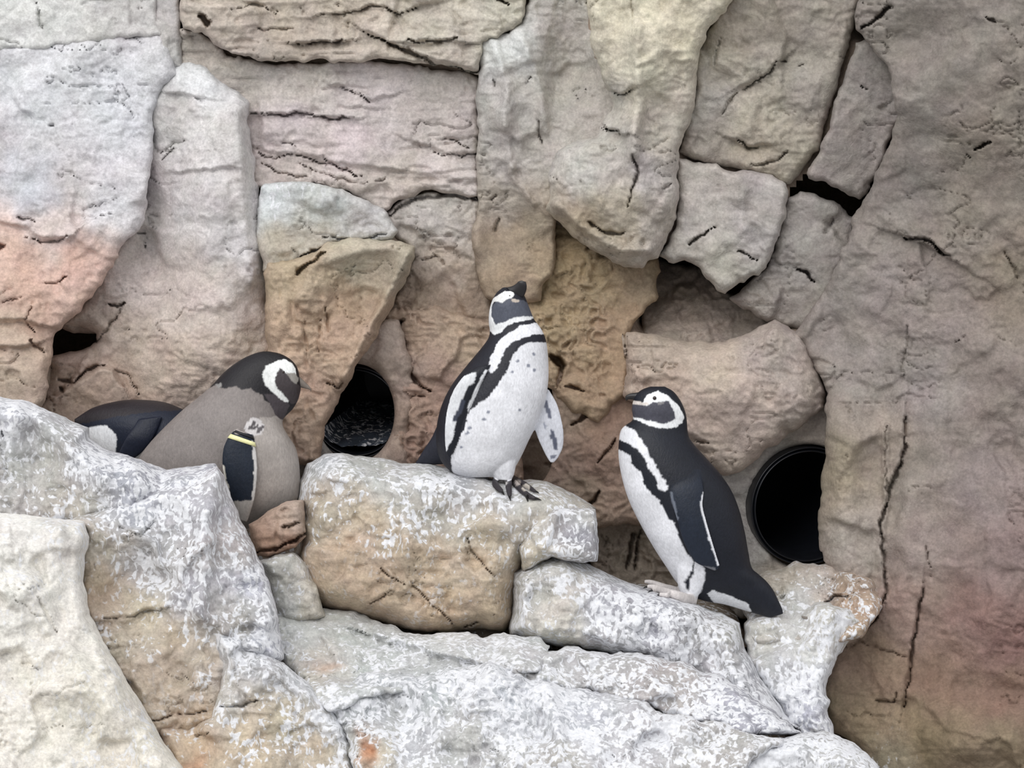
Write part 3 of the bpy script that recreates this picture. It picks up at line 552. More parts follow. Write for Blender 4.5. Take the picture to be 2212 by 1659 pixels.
frock('boulder', [(-170, 1100), (0, 1108), (110, 1118), (182, 1126), (192, 1160), (186, 1210), (180, 1255), (196, 1330), (240, 1410), (292, 1500), (340, 1580), (400, 1670), (470, 1830), (-170, 1830)], -0.74,
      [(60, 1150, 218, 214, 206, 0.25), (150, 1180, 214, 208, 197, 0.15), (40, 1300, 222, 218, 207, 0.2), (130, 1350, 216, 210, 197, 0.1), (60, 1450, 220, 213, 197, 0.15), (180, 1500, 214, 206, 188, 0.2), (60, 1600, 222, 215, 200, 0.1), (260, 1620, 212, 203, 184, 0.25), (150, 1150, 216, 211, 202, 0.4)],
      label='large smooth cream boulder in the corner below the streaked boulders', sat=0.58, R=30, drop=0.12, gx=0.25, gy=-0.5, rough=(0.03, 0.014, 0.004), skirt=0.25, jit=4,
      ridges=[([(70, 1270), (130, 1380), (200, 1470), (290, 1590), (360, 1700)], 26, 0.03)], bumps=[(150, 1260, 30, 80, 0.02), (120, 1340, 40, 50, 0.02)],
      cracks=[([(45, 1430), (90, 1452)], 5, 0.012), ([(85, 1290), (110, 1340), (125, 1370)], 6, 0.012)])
frock('boulder', [(426, 1316), (470, 1340), (520, 1370), (570, 1404), (612, 1432), (680, 1490), (730, 1540), (762, 1610), (776, 1680), (800, 1830), (420, 1830), (340, 1600), (330, 1560), (400, 1560), (450, 1540), (470, 1440)], -0.58,
      [(480, 1360, 196, 198, 204, 0.9), (560, 1420, 192, 192, 194, 0.85), (650, 1480, 204, 206, 208, 0.9), (500, 1500, 188, 184, 176, 0.3), (600, 1540, 192, 178, 152, 0.5), (740, 1580, 206, 208, 210, 0.9), (560, 1620, 192, 174, 146, 0.4), (680, 1620, 190, 172, 146, 0.35), (420, 1620, 184, 160, 132, 0.2)],
      spots=[(415, 1645, 22, 22, (190, 146, 112))],
      label='low tan boulder with a white dusted rim sloping down from the streaked boulder', R=40, drop=0.11, gx=0.1, gy=-0.35, rough=(0.03, 0.018, 0.008), skirt=0.25, jit=5,
      cracks=[([(470, 1530), (520, 1524), (560, 1510)], 4, 0.03), ([(380, 1570), (420, 1548), (452, 1536)], 5, 0.03), ([(420, 1590), (450, 1580)], 5, 0.02)])
CENTRE = frock('boulder', [(636, 1130), (650, 1040), (664, 1000), (700, 980), (740, 980), (790, 986), (870, 1000), (930, 1001), (1000, 1016), (1060, 1030), (1120, 1036), (1180, 1040), (1240, 1064), (1288, 1098), (1270, 1150), (1200, 1200), (1136, 1226), (1116, 1280), (1112, 1340), (1090, 1366), (1030, 1360), (960, 1374), (890, 1366), (836, 1352), (760, 1330), (700, 1318), (660, 1290), (640, 1220)], -0.13,
      [(700, 1010, 196, 200, 204, 0.8), (800, 1010, 184, 186, 182, 0.4), (900, 1030, 190, 190, 188, 0.7), (1000, 1040, 188, 190, 192, 0.85), (1100, 1080, 196, 196, 194, 0.8), (1200, 1080, 190, 186, 176, 0.5), (700, 1090, 186, 172, 150, 0.5), (800, 1120, 186, 168, 142, 0.45), (940, 1120, 186, 178, 166, 0.7), (1050, 1140, 186, 172, 148, 0.3), (740, 1200, 188, 162, 134, 0.05), (900, 1200, 186, 164, 136, 0.15), (1040, 1210, 186, 166, 140, 0.05), (800, 1290, 182, 158, 130, 0.05), (950, 1320, 184, 160, 130, 0.1), (1080, 1300, 188, 166, 136, 0.15), (1180, 1160, 190, 180, 166, 0.5)],
      label='flat-topped tan boulder under the feet of the spotted white-bellied penguin', R=64, drop=0.26, gy=-0.25, rough=(0.03, 0.014, 0.006), skirt=0.10, jit=4,
      bumps=[(850, 1200, 120, 80, -0.04), (1150, 1100, 60, 40, -0.03)],
      ridges=[([(1060, 1060), (1090, 1120), (1110, 1180), (1116, 1220)], 12, 0.02)],
      steps=[([(800, 1305), (830, 1284), (870, 1280), (890, 1262)], 0.02, 5, 25)],
      cracks=[([(840, 1352), (900, 1366), (970, 1370)], 6, 0.05), ([(1002, 1354), (1040, 1346)], 5, 0.05), ([(1006, 1160), (1030, 1200), (1070, 1250)], 4, 0.02), ([(820, 1230), (850, 1250), (880, 1262)], 4, 0.02), ([(890, 1264), (930, 1300), (980, 1350)], 4, 0.02), ([(800, 1304), (826, 1290), (850, 1276)], 4, 0.02)])
frock('boulder', [(1120, 1180), (1150, 1130), (1200, 1096), (1286, 1100), (1293, 1130), (1292, 1214), (1240, 1216), (1190, 1206), (1130, 1236)], -0.15,
      [(1160, 1140, 198, 192, 180, 0.6), (1240, 1150, 158, 158, 166, 0.7), (1270, 1110, 190, 188, 184, 0.7), (1160, 1200, 200, 188, 166, 0.4)],
      label='small squarish grey rock between the flat-topped boulder and the pipe recess', R=16, drop=0.08, rough=(0.02, 0.012, 0.006), skirt=0.2, jit=4, ridges=[([(1150, 1220), (1190, 1150), (1200, 1110)], 10, 0.02)])
frock('boulder', [(536, 1130), (580, 1104), (620, 1084), (656, 1078), (662, 1160), (640, 1184), (580, 1206), (556, 1200)], -0.13,
      [(600, 1130, 178, 150, 130), (650, 1110, 170, 150, 134), (620, 1170, 166, 126, 102), (570, 1180, 166, 130, 106)],
      label='reddish brown rock in the gap below the grey penguin', R=20, drop=0.06, rough=(0.02, 0.014, 0.008), skirt=0.06, cracks=[([(556, 1192), (600, 1184), (650, 1160), (668, 1150)], 7, 0.06), ([(610, 1140), (650, 1130)], 4, 0.03)])
frock('boulder', [(556, 1212), (590, 1196), (630, 1192), (668, 1220), (690, 1290), (706, 1336), (650, 1352), (600, 1345), (584, 1270)], -0.18,
      [(620, 1230, 186, 184, 176, 0.3), (600, 1300, 190, 190, 186, 0.5), (660, 1310, 186, 180, 164, 0.2)],
      label='small pale grey rock wedged beside the flat-topped boulder', R=24, drop=0.08, rough=(0.02, 0.014, 0.005), skirt=0.2)
LEDGE = frock('boulder', [(1104, 1236), (1150, 1206), (1200, 1196), (1240, 1204), (1300, 1232), (1360, 1258), (1400, 1270), (1500, 1304), (1560, 1326), (1598, 1344), (1608, 1400), (1640, 1460), (1700, 1540), (1740, 1580), (1600, 1540), (1500, 1470), (1380, 1420), (1260, 1404), (1160, 1392), (1100, 1370), (1108, 1300)], -0.20,
      [(1140, 1290, 202, 200, 192, 0.85), (1210, 1310, 180, 174, 164, 0.05), (1220, 1240, 192, 190, 184, 0.6), (1310, 1300, 184, 184, 192, 0.85), (1420, 1350, 182, 182, 190, 0.85), (1540, 1390, 184, 182, 184, 0.8), (1580, 1360, 188, 186, 180, 0.7), (1200, 1390, 206, 202, 188, 0.5), (1640, 1500, 184, 184, 190, 0.85)],
      label='white-speckled ledge boulder under the penguin with a white face ring', R=46, drop=0.20, gy=-0.5, rough=(0.03, 0.014, 0.008), skirt=0.10, jit=4,
      bumps=[(1210, 1310, 60, 60, -0.02), (1450, 1360, 100, 40, -0.03)], ridges=[([(1136, 1220), (1134, 1300), (1140, 1370)], 16, 0.02)],
      cracks=[([(1224, 1402), (1256, 1400)], 5, 0.05), ([(1160, 1400), (1220, 1404)], 4, 0.03)])
frock('rock_shelf', [(580, 1320), (640, 1335), (700, 1322), (760, 1336), (850, 1364), (960, 1382), (1090, 1374), (1180, 1396), (1164, 1436), (1070, 1466), (940, 1490), (800, 1494), (716, 1524), (660, 1470), (610, 1420)], -0.30,
      [(650, 1370, 186, 188, 184, 0.3), (760, 1370, 186, 188, 184, 0.2), (680, 1430, 190, 182, 172, 0.3), (850, 1420, 190, 192, 190, 0.7), (980, 1410, 196, 196, 192, 0.6), (1120, 1420, 194, 194, 192, 0.6), (800, 1480, 180, 184, 182, 0.35), (950, 1470, 184, 186, 186, 0.5), (760, 1560, 190, 192, 194, 0.7), (1100, 1460, 184, 184, 184, 0.4)],
      spots=[(700, 1440, 26, 10, (190, 168, 150))],
      label='sloping pale rock shelf below the flat-topped tan boulder', R=26, drop=0.08, gy=-2.2, rough=(0.03, 0.014, 0.007), skirt=0.3, jit=4,
      steps=[([(800, 1370), (900, 1400), (1050, 1440), (1160, 1460)], 0.05, 7, 50), ([(640, 1490), (740, 1470), (860, 1480), (900, 1510)], -0.05, 7, 50)])
frock('rock_shelf', [(1060, 1432), (1120, 1406), (1250, 1402), (1400, 1416), (1500, 1440), (1580, 1480), (1660, 1530), (1730, 1584), (1620, 1590), (1500, 1556), (1350, 1516), (1200, 1484), (1090, 1460)], -0.42,
      [(1150, 1430, 190, 190, 188, 0.6), (1300, 1450, 190, 188, 186, 0.85), (1450, 1480, 184, 176, 172, 0.75), (1600, 1540, 182, 182, 192, 0.85)],
      label='narrow white-dusted shelf running down below the speckled ledge boulder', R=22, drop=0.20, grow=3, gy=-1.4, rough=(0.03, 0.014, 0.008), skirt=0.3, jit=4)
frock('rock_shelf', [(690, 1500), (800, 1466), (940, 1462), (1060, 1440), (1150, 1476), (1300, 1506), (1450, 1546), (1600, 1586), (1680, 1606), (1620, 1640), (1570, 1690), (1540, 1830), (730, 1830), (776, 1660), (750, 1580)], -0.60,
      [(780, 1520, 196, 200, 202, 0.9), (920, 1500, 194, 198, 200, 0.8), (1000, 1580, 178, 176, 174, 0.3), (1100, 1530, 206, 210, 214, 0.95), (1250, 1560, 204, 206, 212, 0.9), (1400, 1600, 192, 190, 192, 0.85), (900, 1600, 198, 200, 202, 0.85), (1200, 1640, 192, 188, 180, 0.8), (1550, 1620, 190, 186, 180, 0.85), (1700, 1620, 192, 190, 188, 0.8), (820, 1640, 196, 188, 170, 0.5)],
      spots=[(790, 1625, 16, 40, (190, 128, 84))],
      label='broad lowest rock shelf thick with white droppings and an orange stain', R=30, drop=0.10, gy=-1.1, rough=(0.04, 0.018, 0.010), skirt=0.3, jit=5,
      bumps=[(1000, 1590, 60, 40, -0.04), (850, 1540, 70, 40, 0.05)], ridges=[([(1180, 1480), (1200, 1560), (1210, 1640)], 20, 0.03), ([(760, 1490), (880, 1470), (940, 1530), (960, 1600)], 10, 0.02)])
frock('boulder', [(1610, 1350), (1650, 1330), (1700, 1336), (1760, 1306), (1830, 1316), (1858, 1340), (1836, 1376), (1806, 1420), (1784, 1480), (1780, 1550), (1800, 1590), (1740, 1600), (1690, 1540), (1640, 1470), (1618, 1420)], -0.08,
      [(1650, 1360, 190, 187, 181, 0.3), (1720, 1370, 196, 196, 192, 0.4), (1800, 1350, 206, 202, 190, 0.8), (1700, 1430, 192, 190, 192, 0.8), (1760, 1480, 190, 190, 198, 0.9), (1720, 1540, 186, 188, 200, 0.85), (1740, 1410, 204, 204, 200, 0.2)],
      label='pale boulder heaped with droppings at the foot of the right wall', R=30, drop=0.10, gy=-0.7, grow=5, rough=(0.03, 0.016, 0.008), skirt=0.25, jit=9)
frock('boulder', [(1470, 1690), (1540, 1640), (1620, 1600), (1700, 1590), (1780, 1580), (1850, 1606), (1896, 1650), (1930, 1720), (1960, 1830), (1440, 1830)], -0.66,
      [(1560, 1640, 206, 206, 204, 0.9), (1680, 1620, 200, 202, 206, 0.9), (1800, 1620, 196, 194, 190, 0.85), (1700, 1680, 204, 204, 204, 0.85)],
      label='rounded white-crusted boulder where the shelves meet the right wall', R=50, drop=0.14, gy=-0.6, rough=(0.03, 0.018, 0.010), skirt=0.25, jit=6)
# floor of the nesting ledge, behind the boulders
def ledge_floor():
    xs = np.linspace(-1.7, 1.3, 120); ys = np.linspace(-1.3, 1.1, 80)
    X, Y = np.meshgrid(xs, ys)
    kx = np.array([-1.6, -0.75, -0.62, -0.50, -0.2, 0.12, 0.20, 0.5, 0.62, 1.7]); kz = np.array([-0.34, -0.38, -0.42, -0.40, -0.36, -0.42, -0.58, -0.62, -0.66, -0.70])
    Z = np.interp(X, kx, kz) - 0.06 + 0.012 * fbm(X * 6, Y * 6, 91) + np.where(Y > 0.22, 0.05 * Y, 0.011 + 1.6 * (Y - 0.22)) - 2.5 * np.maximum(X - 0.62, 0)
    idx = np.arange(X.size).reshape(X.shape)
    q = np.stack([idx[:-1, :-1], idx[:-1, 1:], idx[1:, 1:], idx[1:, :-1]], -1).reshape(-1, 4)
    me = mesh_np('floor', np.stack([X, Y, Z], -1).reshape(-1, 3), q)
    set_attr(me, np.tile(lin((150, 138, 124)), (X.size, 1)), np.full(X.size, 0.3))
    tag(link('floor', me, ROCK), 'rough rock floor of the nesting ledge behind the boulders', None, None, 'structure')
ledge_floor()
# ------------------------------------------------------------------ penguins
def catmull(A, n):
    A = np.asarray(A, float); m = len(A)
    P = np.concatenate([[2 * A[0] - A[1]], A, [2 * A[-1] - A[-2]]])
    # parameter proportional to station spacing
    mid = (A[:, 0:2] + A[:, 2:4]) / 2; dl = np.maximum(np.hypot(*np.diff(mid, axis=0).T), 4.0); cum = np.concatenate([[0], np.cumsum(dl)])
    s = np.interp(np.linspace(0, cum[-1], n), cum, np.arange(m)); i = np.minimum(s.astype(int), m - 2); t = (s - i)[:, None]
    p0, p1, p2, p3 = P[i], P[i + 1], P[i + 2], P[i + 3]
    return 0.5 * (2 * p1 + (p2 - p0) * t + (2 * p0 - 5 * p1 + 4 * p2 - p3) * t * t + (3 * p1 - p0 - 3 * p2 + p3) * t ** 3)
def loft(st, y, n=90, seg=72, power=1.0):
    """st: rows (left px, left py, right px, right py, half thickness px, depth offset m); returns verts, quads, tris, per-vertex angle"""
    st = [tuple(r) + (0.0,) * (6 - len(r)) for r in st]
    C = catmull(st, n); C[:, 4] = np.maximum(C[:, 4], 0.8)
    yy = y + C[:, 5]
    L = unproj(C[:, 0], C[:, 1], yy); R = unproj(C[:, 2], C[:, 3], yy); c = (L + R) / 2; U = (R - L) / 2
    v = CAM - c; v /= np.linalg.norm(v, axis=1)[:, None]
    V = v * (C[:, 4] * S)[:, None]
    a = np.linspace(0, 2 * np.pi, seg, endpoint=False)
    ca = np.sign(np.cos(a)) * np.abs(np.cos(a)) ** power; sa = np.sign(np.sin(a)) * np.abs(np.sin(a)) ** power
    P = c[:, None, :] + U[:, None, :] * ca[None, :, None] + V[:, None, :] * sa[None, :, None]
    idx = np.arange(n * seg).reshape(n, seg); nx = np.roll(idx, -1, 1)
    q = np.stack([idx[:-1], nx[:-1], nx[1:], idx[1:]], -1).reshape(-1, 4)
    verts = np.concatenate([P.reshape(-1, 3), c[:1], c[-1:]]); b = n * seg
    t1 = np.stack([nx[0], idx[0], np.full(seg, b)], -1); t2 = np.stack([idx[-1], nx[-1], np.full(seg, b + 1)], -1)
    ang = np.concatenate([np.tile(a, n), [0, 0]])
    return verts, q, np.concatenate([t1, t2]), ang
def tube_st(pts):
    """pts rows (px,py,r,dy) -> loft stations perpendicular to the path"""
    out = []
    for i, p in enumerate(pts):
        a = pts[max(i - 1, 0)]; b = pts[min(i + 1, len(pts) - 1)]
        dx, dy = b[0] - a[0], b[1] - a[1]; L = math.hypot(dx, dy) + 1e-6; nx_, ny_ = -dy / L, dx / L
        out.append((p[0] + nx_ * p[2], p[1] + ny_ * p[2], p[0] - nx_ * p[2], p[1] - ny_ * p[2], p[2], p[3] if len(p) > 3 else 0.0))
    return out
def paint(px, py, base, polys, jit=2.6, seed=0):
    wx = px + jit * fbm(px / 10, py / 10, seed + 50, 3); wy = py + jit * fbm(px / 10, py / 10, seed + 51, 3)
    rgb = np.tile(lin(base), (len(px), 1))
    for (pg, c) in polys:
        rgb[inside(wx, wy, pg)] = lin(c)
    return rgb
def disc(x, y, r, n=8): return [(x + r * math.cos(6.283 * i / n), y + r * math.sin(6.283 * i / n)) for i in range(n)]
def simple_mesh(name, lofts, mat, parent):
    Vs, Qs, Ts = [], [], []; o = 0
    for (v, q, t, a) in lofts:
        Vs.append(v); Qs.append(q + o); Ts.append(t + o); o += len(v)
    V = np.concatenate(Vs); loc = np.array(parent.location)
    return link(name, mesh_np(name, V - loc, np.concatenate(Qs), np.concatenate(Ts)), mat, parent)
def body_mesh(parts, root, voxel=0.0019):
    """unite lofted parts [(loft, rgb)] into one continuous skin and carry the plumage colours over"""
    Vs, Qs, Ts, Cs = [], [], [], []; o = 0
    for (lf, rgb) in parts:
        v, q, t, a = lf
        Vs.append(v); Qs.append(q + o); Ts.append(t + o); Cs.append(rgb); o += len(v)
    V = np.concatenate(Vs); Cc = np.concatenate(Cs); loc = np.array(root.location)
    me = mesh_np('body_src', V - loc, np.concatenate(Qs), np.concatenate(Ts))
    tmp = bpy.data.objects.new('body_src', me); COL.objects.link(tmp)
    md = tmp.modifiers.new('skin', 'REMESH'); md.mode = 'VOXEL'; md.voxel_size = voxel
    sm = tmp.modifiers.new('smooth', 'SMOOTH'); sm.factor = 0.5; sm.iterations = 6
    dg = bpy.context.evaluated_depsgraph_get(); dg.update()
    nm = bpy.data.meshes.new_from_object(tmp.evaluated_get(dg)); nm.name = 'body'
    bpy.data.objects.remove(tmp); bpy.data.meshes.remove(me)
    n = len(nm.vertices); co = np.empty(n * 3, np.float32); nm.vertices.foreach_get('co', co); co = co.reshape(-1, 3)
    kd = kdtree.KDTree(len(V))
    for i, p in enumerate(V - loc): kd.insert(p, i)
    kd.balance()
    col = np.empty((n, 3))
    for i, p in enumerate(co):
        hits = kd.find_n(p, 4); w = np.array([1.0 / (h[2] + 4e-4) for h in hits]); col[i] = (w / w.sum()) @ Cc[[h[1] for h in hits]]
    set_attr(nm, col); nm.polygons.foreach_set('use_smooth', np.ones(len(nm.polygons), bool))
    return link('body', nm, FEATHER, root)
def ball(name, px, py, y, r, mat, root):
    bm = bmesh.new(); bmesh.ops.create_uvsphere(bm, u_segments=20, v_segments=14, radius=r * S)
    c = Vector(unproj(px, py, y).tolist()) - root.location
    for v in bm.verts: v.co += c
    for f in bm.faces: f.smooth = True
    me = bpy.data.meshes.new(name); bm.to_mesh(me); bm.free(); return link(name, me, mat, root)
def penguin_root(px, py, y, label):
    e = bpy.data.objects.new('penguin', None); COL.objects.link(e); e.location = unproj(px, py, y).tolist()
    return tag(e, label, 'penguin')
def coloured(lf, base, polys, seed=0, **kw):
    px, py = proj(lf[0]); return (lf, paint(px, py, base, polys, seed=seed, **kw))
def claws(root, tips, y):
    for (x0, y0, x1, y1, r, dy) in tips:
        simple_mesh('claw', [loft(tube_st([(x0, y0, r, dy), ((x0 + x1) / 2, (y0 + y1) / 2 - 0.6, r * 0.7, dy), (x1, y1, 0.5, dy)]), y, 8, 10)], CLAW, root)
BLK = (27, 30, 39); WHT = (232, 233, 238); BRN = (44, 40, 42)

# --- penguin in profile on the speckled ledge, white ring around the face
def penguin_profile():
    y = 0.0
    root = penguin_root(1480, 1298, y, 'penguin in profile with a white ring around its dark face, standing on the speckled ledge')
    st = [(1404, 835, 1436, 835, 10), (1388, 841, 1454, 845, 24), (1374, 852, 1468, 862, 32), (1367, 868, 1477, 880, 36), (1365, 884, 1482, 896, 38), (1367, 898, 1484, 912, 38), (1366, 908, 1485, 926, 39), (1352, 918, 1487, 938, 43), (1341, 930, 1491, 949, 49), (1337, 952, 1506, 968, 58),
          (1336, 985, 1528, 992, 68), (1343, 1030, 1556, 1024, 78), (1358, 1080, 1580, 1060, 84), (1384, 1134, 1597, 1102, 86), (1414, 1186, 1609, 1150, 82), (1440, 1226, 1617, 1195, 74), (1460, 1256, 1624, 1226, 62), (1486, 1284, 1638, 1240, 52), (1522, 1298, 1654, 1254, 40), (1566, 1306, 1670, 1274, 30), (1606, 1318, 1682, 1298, 20), (1640, 1328, 1690, 1316, 11), (1664, 1334, 1692, 1326, 4)]
    polys = [
        ([(1320, 966), (1346, 974), (1362, 986), (1364, 1002), (1384, 1018), (1392, 1044), (1404, 1064), (1424, 1082), (1438, 1106), (1446, 1122), (1458, 1130), (1468, 1160), (1474, 1178), (1484, 1196), (1498, 1212), (1494, 1232), (1480, 1252), (1474, 1278), (1466, 1300), (1380, 1300), (1300, 1100)], WHT),
        ([(1330, 918), (1348, 920), (1372, 930), (1384, 946), (1396, 964), (1402, 984), (1416, 1000), (1424, 1020), (1438, 1040), (1444, 1056), (1436, 1064), (1424, 1056), (1416, 1032), (1402, 1012), (1390, 986), (1376, 968), (1352, 956), (1330, 946)], WHT),
        ([(1500, 1212), (1518, 1216), (1524, 1240), (1518, 1270), (1500, 1292), (1470, 1296), (1484, 1268), (1496, 1240)], WHT),
        ([(1526, 1284), (1540, 1274), (1566, 1284), (1600, 1296), (1618, 1306), (1622, 1322), (1580, 1318), (1546, 1306)], (226, 228, 232)),
        ([(1388, 872), (1396, 856), (1408, 850), (1420, 844), (1444, 856), (1462, 873), (1475, 890), (1479, 902), (1474, 914), (1462, 922), (1440, 927), (1416, 924), (1396, 916), (1376, 908), (1362, 902), (1364, 892), (1380, 880)], (240, 242, 244)),
        ([(1360, 872), (1380, 876), (1402, 875), (1412, 868), (1444, 865), (1452, 880), (1459, 892), (1457, 904), (1442, 914), (1424, 915), (1402, 909), (1386, 905), (1368, 902), (1356, 890)], (74, 74, 84)),
        ([(1420, 868), (1436, 867), (1434, 873), (1420, 874)], (130, 128, 130)),
        ([(1360, 866), (1372, 867), (1400, 868), (1404, 873), (1384, 876), (1364, 873)], (214, 206, 200))]
    body = coloured(loft(st, y, 320, 200), BLK, polys, 1)
    fl = [(1456, 1012, 1512, 1016, 8, -0.066), (1448, 1050, 1520, 1056, 9, -0.090), (1454, 1092, 1518, 1092, 8, -0.102), (1465, 1132, 1526, 1126, 7, -0.107), (1478, 1174, 1537, 1164, 6, -0.106), (1500, 1212, 1548, 1200, 5, -0.102), (1526, 1226, 1554, 1220, 4, -0.098), (1543, 1233, 1551, 1230, 2, -0.096)]
    flp = coloured(loft(fl, y, 110, 48), (30, 37, 50), [
        ([(1518, 1062), (1524, 1064), (1522, 1088), (1529, 1120), (1541, 1160), (1551, 1196), (1560, 1224), (1549, 1222), (1543, 1200), (1530, 1160), (1519, 1122), (1512, 1090)], (228, 230, 236)),
        ([(1446, 1062), (1452, 1062), (1458, 1090), (1466, 1120), (1462, 1126), (1450, 1092)], (110, 116, 128)), ([(1520, 1222), (1545, 1226), (1548, 1240), (1530, 1236)], (120, 122, 128))], 2, jit=1.2)
    ffl = coloured(loft([(a, b, c, d, e, -f - 0.01) for (a, b, c, d, e, f) in fl], y, 80, 36), (30, 37, 50), [], 3)
    leg = [coloured(loft([(1462, 1200, 1524, 1206, 30, dy), (1461, 1234, 1524, 1240, 26, dy), (1464, 1262, 1520, 1266, 20, dy), (1470, 1282, 1508, 1288, 14, dy), (1474, 1296, 1500, 1300, 9, dy)], y, 40, 40), WHT,
           [([(1498, 1200), (1510, 1206), (1500, 1236), (1488, 1258), (1490, 1276), (1484, 1276), (1478, 1256), (1484, 1248), (1494, 1232)], BLK)], 4, jit=1.5) for dy in (-0.045, 0.05)]
    feet = []
    def on(px, py, h): return depth_at(LEDGE, px, py) - h - y
    for tip in ((1398, 1267), (1408, 1275), (1424, 1284)):
        path = [(1506, 1298, 10), (1480, 1292, 11), (1450, 1282, 9), (tip[0] + 18, tip[1] + 2, 6.5), (tip[0], tip[1], 4.5)]
        feet.append(coloured(loft(tube_st([(a_, b_, r_, min(on(a_, b_ + r_ * 0.8, r_ * 0.6 * S), -0.035)) for (a_, b_, r_) in path]), y, 40, 20), (206, 200, 198), [], 5, jit=2))
    for tip in ((1392, 1256, -0.012), (1400, 1262, 0.010), (1414, 1270, -0.02)):
        feet.append(coloured(loft(tube_st([(1498, 1287, 9, 0.05), (1470, 1280, 10, 0.05), (1440, 1270, 8, 0.05 + tip[2] * 0.5), (tip[0] + 16, tip[1] + 2, 5.5, 0.05 + tip[2]), (tip[0], tip[1], 4, 0.05 + tip[2])]), y, 40, 20), (206, 200, 198), [], 5, jit=2))
    body_mesh([body, flp, ffl] + leg + feet, root)
    up = loft([(1404, 843, 1402, 868, 13), (1390, 845, 1390, 867, 11), (1374, 848, 1375, 865, 8), (1362, 850, 1364, 863, 5.5), (1353, 854, 1357, 863, 3.5), (1350, 860, 1353, 866, 1.5)], y, 40, 28)
    lo = loft([(1404, 864, 1402, 875, 11), (1386, 865, 1386, 874, 8), (1370, 864, 1371, 871, 5.5), (1360, 862, 1361, 867, 3)], y, 30, 24)
    b = simple_mesh('beak', [up], HORN, root); simple_mesh('lower_mandible', [lo], HORNG, b)
    b.children[0].location = (0, 0, 0)
    ball('eye', 1414, 860, y - 0.0395, 4.2, EYE, root); ball('eye', 1414, 860, y + 0.0395, 4.2, EYE, root)
    claws(root, [(x0, y0, x1, y1, 2.6, min(on(x0, y0 + 4, 0.003), -0.035)) for (x0, y0, x1, y1) in ((1400, 1267, 1389, 1271), (1410, 1275, 1399, 1280), (1426, 1284, 1415, 1290))], y)
penguin_profile()

